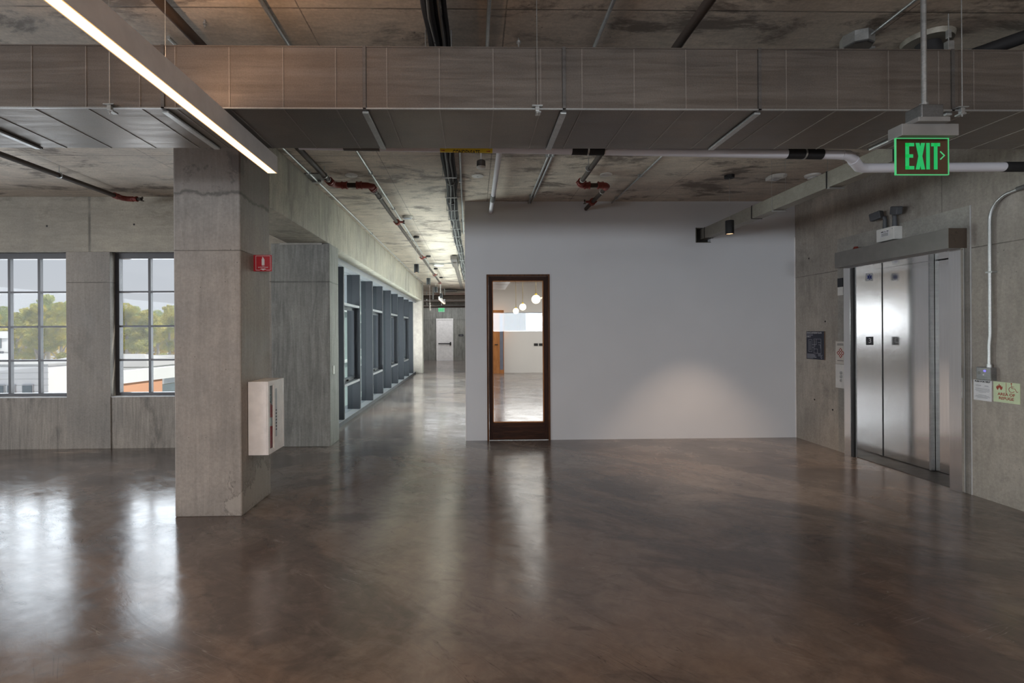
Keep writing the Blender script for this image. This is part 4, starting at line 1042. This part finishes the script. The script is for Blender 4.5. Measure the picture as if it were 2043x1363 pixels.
# ------------------------------------------------------------------ far hallway details
fp = thing('overhead_pipe', (-1.2, 21, 3.1), 'thick dark pipe crossing the far end of the hallway', 'pipe')
obj('pipe_run', T([(-2.98, 21, 3.11), (.5, 21, 3.11)], .085, 14), M_pipe, fp, True)
obj('hanger', B(-1.75, -1.70, 20.9, 21.1, 3.02, CZ), M_galv, fp)
fp = thing('overhead_pipe', (-1.2, 21.6, 3.0), 'thinner dark pipe just behind the thick one in the far hallway', 'pipe')
obj('pipe_run', T([(-2.98, 21.8, 2.98), (.5, 21.8, 2.98)], .045, 12), M_pipe, fp, True)
obj('hanger', B(-1.30, -1.27, 21.7, 21.9, 2.92, CZ), M_galv, fp)
fp = thing('overhead_pipe', (-1.2, 22.4, 2.85), 'lowest dark pipe crossing the far hallway above the white door', 'pipe')
obj('pipe_run', T([(-2.98, 22.8, 2.80), (.5, 22.8, 2.80)], .055, 12), M_pipe, fp, True)
obj('hanger', B(-2.2, -2.17, 22.9, 22.93, 2.75, CZ), M_galv, fp)
for k in range(5): obj('hanger_stub', T([(-2.4 + k * .22, 22.8, 2.80), (-2.4 + k * .22, 22.8, 2.98)], .02, 6), M_pipe, fp)
pd = thing('cross_duct', (-.9, 22, 3.3), 'pinkish brown sheet duct crossing the far hallway ceiling', 'duct')
obj('duct_section', B(-1.75, .6, 22.0, 22.8, 3.12, 3.36, bev=.01), M_pinkduct, pd)
obj('access_plate', B(-1.25, -.75, 21.6, 21.95, 3.40, 3.47), M_ductdk, pd)
fe = thing('exit_sign', (-1.6, 24, 2.65), 'small green exit sign hanging above the far white door', 'exit sign')
obj('panel', B(-1.73, -1.42, 24, 24.02, 2.60, 2.80), plain('pale_green_panel', (.25, .5, .35), .3, emit=(.2, .6, .35), es=.25), fe)
text('lettering', 'EXIT', .17, place('F', (-1.575, 23.99, 2.70)), M_green, fe, sx=.8, bold=.006)
obj('hanger_rod', T([(-1.575, 24.01, 2.80), (-1.575, 24.01, CZ)], .012, 8), M_galv, fe)
fl_ = thing('linear_lamp', (-1.15, 19, 2.8), 'small warm linear pendant seen end on in the far hallway', 'pendant lamp')
obj('housing', B(-1.30, -1.22, 18.2, 21.2, 2.83, 2.93), M_gwhite, fl_)
obj('bottom_lens', B(-1.295, -1.225, 18.2, 21.2, 2.822, 2.829), M_lineglow, fl_)
obj('suspension_wire', T([(-1.26, 18.6, 2.93), (-1.26, 18.6, CZ)], .008, 6), M_gwhite, fl_)
pc = thing('chain_hoist', (-1.9, 19.9, 2.7), 'pale chain and tag hanging by the far column', 'chain')
obj('chain', T([(-1.80, 20.2, 2.85), (-1.80, 20.2, CZ)], .010, 6), M_gwhite, pc); 
for k in range(4): obj('link', lathe(N(), [(.02, -.045), (.045, 0), (.02, .045)], (-1.80 + .01 * (k % 2), 20.2, 2.79 - k * .085), 'z', 8), M_gwhite, pc)
ps = thing('room_sign', (-.78, 28.3, 1.4), 'small black room sign on the concrete right of the far white door', 'sign')
obj('sign_plate', B(-.88, -.60, 28.28, 28.30, 1.38, 1.49), M_blackplate, ps)
b = N(); rect(b, -.08, -.01, .08, .012, place('F', (-.74, 28.279, 1.435))); obj('lettering_line', b, M_inkgrey, ps)
ps = thing('alarm_pull', (-.2, 24, 1.4), 'dark wall device at the white partition edge in the far hallway', 'wall device')
obj('housing', B(-.235, -.126, 16.0, 16.12, 1.28, 1.62, bev=.01), M_rubgrey, ps); obj('cover', B(-.24, -.236, 16.02, 16.1, 1.33, 1.57), M_blackplate, ps)

# ------------------------------------------------------------------ office seen through the door
for x, y, lab in ((1.462, 11.5, 'nearest glowing globe pendant behind the door glass'), (1.50, 15.0, 'middle glowing globe pendant behind the door glass'), (1.53, 17.8, 'farthest glowing globe pendant behind the door glass')):
    g_ = thing('globe_pendant', (x, y, 2.36), lab, 'pendant lamp')
    b = N(); bmesh.ops.create_uvsphere(b, u_segments=24, v_segments=14, radius=.105, matrix=Matrix.Translation((x, y, 2.365))); obj('globe', b, M_globe, g_, True)
    obj('collar', lathe(N(), [(.03, .09), (.03, .13), (.012, .14)], (x, y, 2.365), 'z', 16), M_yellow, g_, True)
    obj('rod', T([(x, y, 2.50), (x, y, CZ)], .009, 8), plain('brass_rod', (.35, .27, .14), .4, .6), g_)
od = thing('wooden_door', (.95, 19.2, 0), 'orange wooden door standing open at the far side of the office', 'door')
obj('door_leaf', B(.74, 1.16, 18.95, 19.0, 0, 2.45), M_oak, od); obj('vision_panel', B(1.00, 1.13, 18.94, 18.95, .15, 2.3), plain('dark_vision', (.16, .18, .24), .2), od)
obj('lever_handle', T([(.80, 18.90, 1.12), (.92, 18.90, 1.12)], .018, 8), M_black, od)
cg = thing('office_duct', (.9, 14, 3.2), 'grey ribbed duct running back along the office ceiling', 'duct')
for k in range(8): obj('duct_section', B(.42, 1.05, 9.2 + k * .9, 10.08 + k * .9, 3.02, 3.40, bev=.01), M_duct, cg)
for y in (10.5, 14.1): obj('hanger_strap', B(.40, .415, y, y + .03, 3.0, CZ), M_galv, cg)
ot = thing('wall_outlet', (2.6, 19.3, 1.1), 'dark double outlet on the white office wall', 'outlet')
for k in range(2): obj('socket', B(2.36 + k * .20, 2.52 + k * .20, 19.28, 19.30, 1.05, 1.15), M_ink, ot)

# ------------------------------------------------------------------ outside
def ext_mat(name, col, rough=.8):
    return paint(name, col, rough)
M_bwhite = ext_mat('white_render', (.90, .90, .89)); M_roof = ext_mat('grey_roof', (.40, .395, .385)); M_orange = ext_mat('orange_render', (.80, .42, .26))
M_bglass = plain('building_glass', (.22, .26, .28), .15); M_ground = ext_mat('asphalt_ground', (.66, .65, .62)); M_facade = ext_mat('pale_teal_facade', (.42, .50, .49))
M_bdark = plain('dark_trim', (.10, .10, .11), .5)
g_ = struct('ground', B(-120, 60, 10, 140, -8.2, -8), M_ground)  # ground colour raised to bounce light up onto the building fronts
g_['category'] = 'ground'; g_['label'] = 'pale asphalt ground below the building'; 
del g_['category']; del g_['label']
def ribs(par, x0, x1, y, z0, z1, step, m):
    z = z0
    while z < z1:
        obj('siding_board', B(x0, x1, y - .03, y, z, min(z + step - .03, z1)), m, par); z += step
w1 = thing('white_building', (-24, 25, -8), 'low white boarded building with small windows below the left window', 'building')
obj('wall', B(-30, -20.45, 24.03, 28.5, -8, .12), M_bwhite, w1)
ribs(w1, -30, -20.45, 24.03, -2.6, .10, .30, M_bwhite)
obj('parapet', B(-30.1, -20.40, 23.95, 28.5, .12, .20), M_roof, w1)
for x in (-22.85, -22.35, -21.65):
    f_ = obj('window', B(x, x + (.52 if x > -22 else .38), 23.95, 24.0, -1.35, -.78), M_sill, w1)
    obj('window_pane', B(x + .04, x + (.48 if x > -22 else .34), 23.93, 23.95, -1.30, -.83), M_bglass, f_)
w2 = thing('white_building', (-30.7, 33, -8), 'white house with dark window at the left edge beyond the low roofs', 'building')
obj('wall', B(-35.2, -30.7, 33, 38, -8, 1.85), M_bwhite, w2)
for z in (.45, 1.35): obj('siding_band', B(-35.2, -30.7, 32.95, 33.0, z, z + .05), M_roof, w2)
f_ = obj('window', B(-31.55, -31.0, 32.92, 32.98, .75, 1.40), M_bdark, w2); obj('window_pane', B(-31.5, -31.05, 32.90, 32.92, .80, 1.34), M_bglass, f_)
obj('balcony_rail', B(-32.5, -30.6, 32.7, 32.74, .0, .40), M_bwhite, w2); obj('vent_unit', B(-31.2, -30.9, 32.76, 32.90, .25, .55), M_bdark, w2)
w2.rotation_euler = (0, 0, .75)
def gable(nm, x0, x1, y0, y1, zb, ze, zr, lab, wm, rm):
    h = thing(nm, ((x0 + x1) / 2, (y0 + y1) / 2, -8), lab, 'building')
    obj('wall', B(x0, x1, y0, y1, -8, ze), wm, h)
    b = N(); ym = (y0 + y1) / 2; o_ = .4
    a = [b.verts.new(v) for v in ((x0 - o_, y0 - o_, ze), (x1 + o_, y0 - o_, ze), (x1 + o_, y1 + o_, ze), (x0 - o_, y1 + o_, ze), (x0 + 2, ym, zr), (x1 - 2, ym, zr))]
    for f in ((0, 1, 5, 4), (1, 2, 5), (2, 3, 4, 5), (3, 0, 4), (3, 2, 1, 0)): b.faces.new([a[i] for i in f])
    obj('roof', b, rm, h)
    for k in range(int((x1 - x0) / 2)):
        f_ = obj('window', B(x0 + 1 + k * 2, x0 + 1.8 + k * 2, y0 - .06, y0, ze - 1.4, ze - .6), M_sill, h); obj('window_pane', B(x0 + 1.1 + k * 2, x0 + 1.7 + k * 2, y0 - .08, y0 - .06, ze - 1.3, ze - .7), M_bglass, f_)
    return h
gable('grey_roofed_building', -34, -25.0, 38, 43.5, -8, -.85, .0, 'long building with pale grey hipped roof beyond the white boarded one', M_bwhite, M_roof)
gable('grey_roofed_building', -29, -22, 35.3, 37.3, -8, -1.3, -.85, 'lower grey roofed annexe beyond the white boarded building', M_bwhite, M_roof)
gable('grey_roofed_building', -33, -26, 45.5, 48, -8, -.9, -.35, 'distant white house under the trees in the second window', M_bwhite, M_roof)
# curved white and orange building in the second window
w3 = thing('orange_building', (-14.5, 21, -8), 'orange walled building with broad white parapet below the second window', 'building')
def slab(a, c, z0, z1, th):
    b = N(); A_, C_ = Vector((*a, 0)), Vector((*c, 0)); n_ = Vector((-(C_ - A_).y, (C_ - A_).x, 0)).normalized() * th
    vs = [b.verts.new(v) for v in (A_ + Vector((0, 0, z0)), C_ + Vector((0, 0, z0)), C_ + n_ + Vector((0, 0, z0)), A_ + n_ + Vector((0, 0, z0)), A_ + Vector((0, 0, z1)), C_ + Vector((0, 0, z1)), C_ + n_ + Vector((0, 0, z1)), A_ + n_ + Vector((0, 0, z1)))]
    for f in ((0, 1, 2, 3), (4, 5, 6, 7), (0, 1, 5, 4), (1, 2, 6, 5), (2, 3, 7, 6), (3, 0, 4, 7)): b.faces.new([vs[i] for i in f])
    return b
obj('white_parapet', slab((-15.6, 19.2), (-14.6, 27.0), -.50, .03, -.4), M_bwhite, w3)
obj('orange_wall', slab((-15.55, 19.25), (-15.0, 23.5), -8, -.50, -.3), M_orange, w3)
obj('window_band', slab((-14.98, 23.6), (-14.65, 26.6), -1.6, -.8, -.2), M_bglass, w3)
# neighbour seen through the hallway glazing
nb = thing('neighbour_building', (-9.5, 40, -8), 'pale teal neighbouring facade outside the hallway glazing', 'building')
obj('wall', B(-11, -8, 21, 66, -8, 3.5), M_facade, nb)
for k in range(14):
    for z in (-2.6, .4):
        f_ = obj('window', B(-8.0, -7.93, 22 + k * 3.1, 24 + k * 3.1, z, z + 2.0), M_sill, nb)
        obj('window_pane', B(-7.93, -7.91, 22.1 + k * 3.1, 23.9 + k * 3.1, z + .1, z + 1.9), M_bglass, f_)
for z in (-.2, 2.9): obj('ledge', B(-8.12, -7.8, 21, 66, z, z + .15), M_bwhite, nb)

# trees: crowns of many small leaf blades in lobes
def leaf_mat(name, A, Bc):
    g = G(name); n = g.noise(.9, detail=4); n2 = g.noise(5, detail=2)
    c = g.mix(g.rng(n, .35, .65), A, Bc); c = g.scale(c, g.rng(n2, .3, .7, .65, 1.3)); g.l(c, g.b.inputs['Base Color']); g.b.inputs['Roughness'].default_value = .8
    tl_ = g.n('ShaderNodeBsdfTranslucent'); g.l(c, tl_.inputs[0]); mx = g.n('ShaderNodeMixShader'); mx.inputs[0].default_value = .45
    g.l(g.b.outputs[0], mx.inputs[1]); g.l(tl_.outputs[0], mx.inputs[2]); g.l(mx.outputs[0], g.out.inputs[0])
    return g.m
LM = [leaf_mat('olive_leaves', (.60, .52, .13), (.40, .40, .11)), leaf_mat('yellow_green_leaves', (.82, .60, .12), (.56, .47, .10)), leaf_mat('grey_green_leaves', (.50, .52, .20), (.34, .40, .14))]
M_bark = plain('pale_bark', (.38, .33, .27), .8)
def crown_mesh(seed, n=5200):
    rn = random.Random(seed); V = []; F = []; lobes = []
    for _ in range(22):
        a = rn.uniform(0, 2*pi); d = rn.uniform(0, 1.5); lobes.append((d*cos(a), d*sin(a), rn.uniform(-1.4, 3.2), rn.uniform(.35, .8)))
    lobes += [(0, 0, 3.5, .6), (.3, 0, 2.6, .7)]
    for i in range(n):
        lx, ly, lz, lr = rn.choice(lobes)
        v = Vector((rn.gauss(0, 1), rn.gauss(0, 1), rn.gauss(0, 1))).normalized() * lr * rn.uniform(.65, 1.05); v.z *= .75
        c = Vector((lx, ly, lz)) + v
        u = Vector((rn.gauss(0, 1), rn.gauss(0, 1), rn.gauss(0, 1))).normalized(); p = u.orthogonal().normalized()
        s_ = rn.uniform(.08, .19); k = len(V)
        V += [c - u*s_, c - p*s_*.5, c + u*s_, c + p*s_*.5]; F.append((k, k+1, k+2, k+3))
    me = bpy.data.meshes.new('crown'); me.from_pydata(V, [], F); return me
def trunk_mesh(seed):
    rn = random.Random(seed); b = N()
    tube(b, [(0, 0, -6), (.1, 0, -3), (0, .1, 0), (.1, 0, 2.6)], [.22, .18, .12, .04], 8)
    for k in range(5):
        a = rn.uniform(0, 2*pi); z = rn.uniform(-2.5, 1)
        tube(b, [(0, 0, z), (.6*cos(a), .6*sin(a), z + .8), (1.3*cos(a), 1.3*sin(a), z + 1.5)], [.09, .06, .02], 6)
    me = bpy.data.meshes.new('trunk'); b.to_mesh(me); b.free(); me.materials.append(M_bark); return me
CM = [crown_mesh(s_) for s_ in (1, 2, 3)]; TM = [trunk_mesh(s_) for s_ in (4, 5, 6)]
CMM = []
for i in range(3):
    for j in range(3):
        m_ = CM[i].copy(); m_.materials.append(LM[j]); CMM.append(m_)
order = ['leftmost', 'second from the left', 'third from the left', 'fourth from the left', 'fifth from the left', 'sixth from the left', 'seventh from the left']
tl = []
for row, (Y_, z0_) in enumerate(((51, 0.9), (58, 1.9), (64, -1.2))):
    for k in range(11):
        f_ = -1.00 + k * .043 + (0, .02, .01)[row]
        if -.80 < f_ < -.755: continue
        tl.append((f_, Y_ + random.uniform(-2, 2), z0_ + random.uniform(-.7, .5), row))
tl.sort()
cnt = {}
for i, (f_, Y_, z_, row) in enumerate(tl):
    sec = ('left', 'first') if f_ < -.79 else ('right', 'second')
    key = (sec[0], row); cnt[key] = cnt.get(key, 0) + 1
    lab = '%s of the %s trees seen through the %s steel window' % (order[min(cnt[key] - 1, 6)], ('nearer', 'farther', 'low bushy farthest')[row], sec[1])
    t_ = thing('tree', (f_ * Y_, Y_, z_), lab, 'tree', 'trees beyond the rooftops')
    s_ = random.uniform(.85, 1.15); t_.scale = (s_, s_, s_ * random.uniform(.85, 1.1)); t_.rotation_euler = (0, 0, random.uniform(0, 6))
    c_ = bpy.data.objects.new('crown', CMM[(i * 4) % 9]); COL.objects.link(c_); c_.parent = t_
    k_ = bpy.data.objects.new('trunk', TM[i % 3]); COL.objects.link(k_); k_.parent = t_
hd = bpy.data.meshes.new('hedge'); V = []; F = []; rn = random.Random(9)
for i in range(9000):
    c = Vector((rn.uniform(-50, -22), 44.5 + rn.uniform(-.4, .4), -1.6 + rn.uniform(-1, .3) + .25 * sin(i * .01))); u = Vector((rn.gauss(0, 1), rn.gauss(0, 1), rn.gauss(0, 1))).normalized(); p = u.orthogonal().normalized(); s_ = .16; k = len(V)
    V += [c - u*s_, c - p*s_, c + u*s_, c + p*s_]; F.append((k, k+1, k+2, k+3))
hd.from_pydata(V, [], F); h_ = link('hedge', hd, LM[2]); tag(h_, 'low clipped green hedge in front of the distant trees', 'hedge')
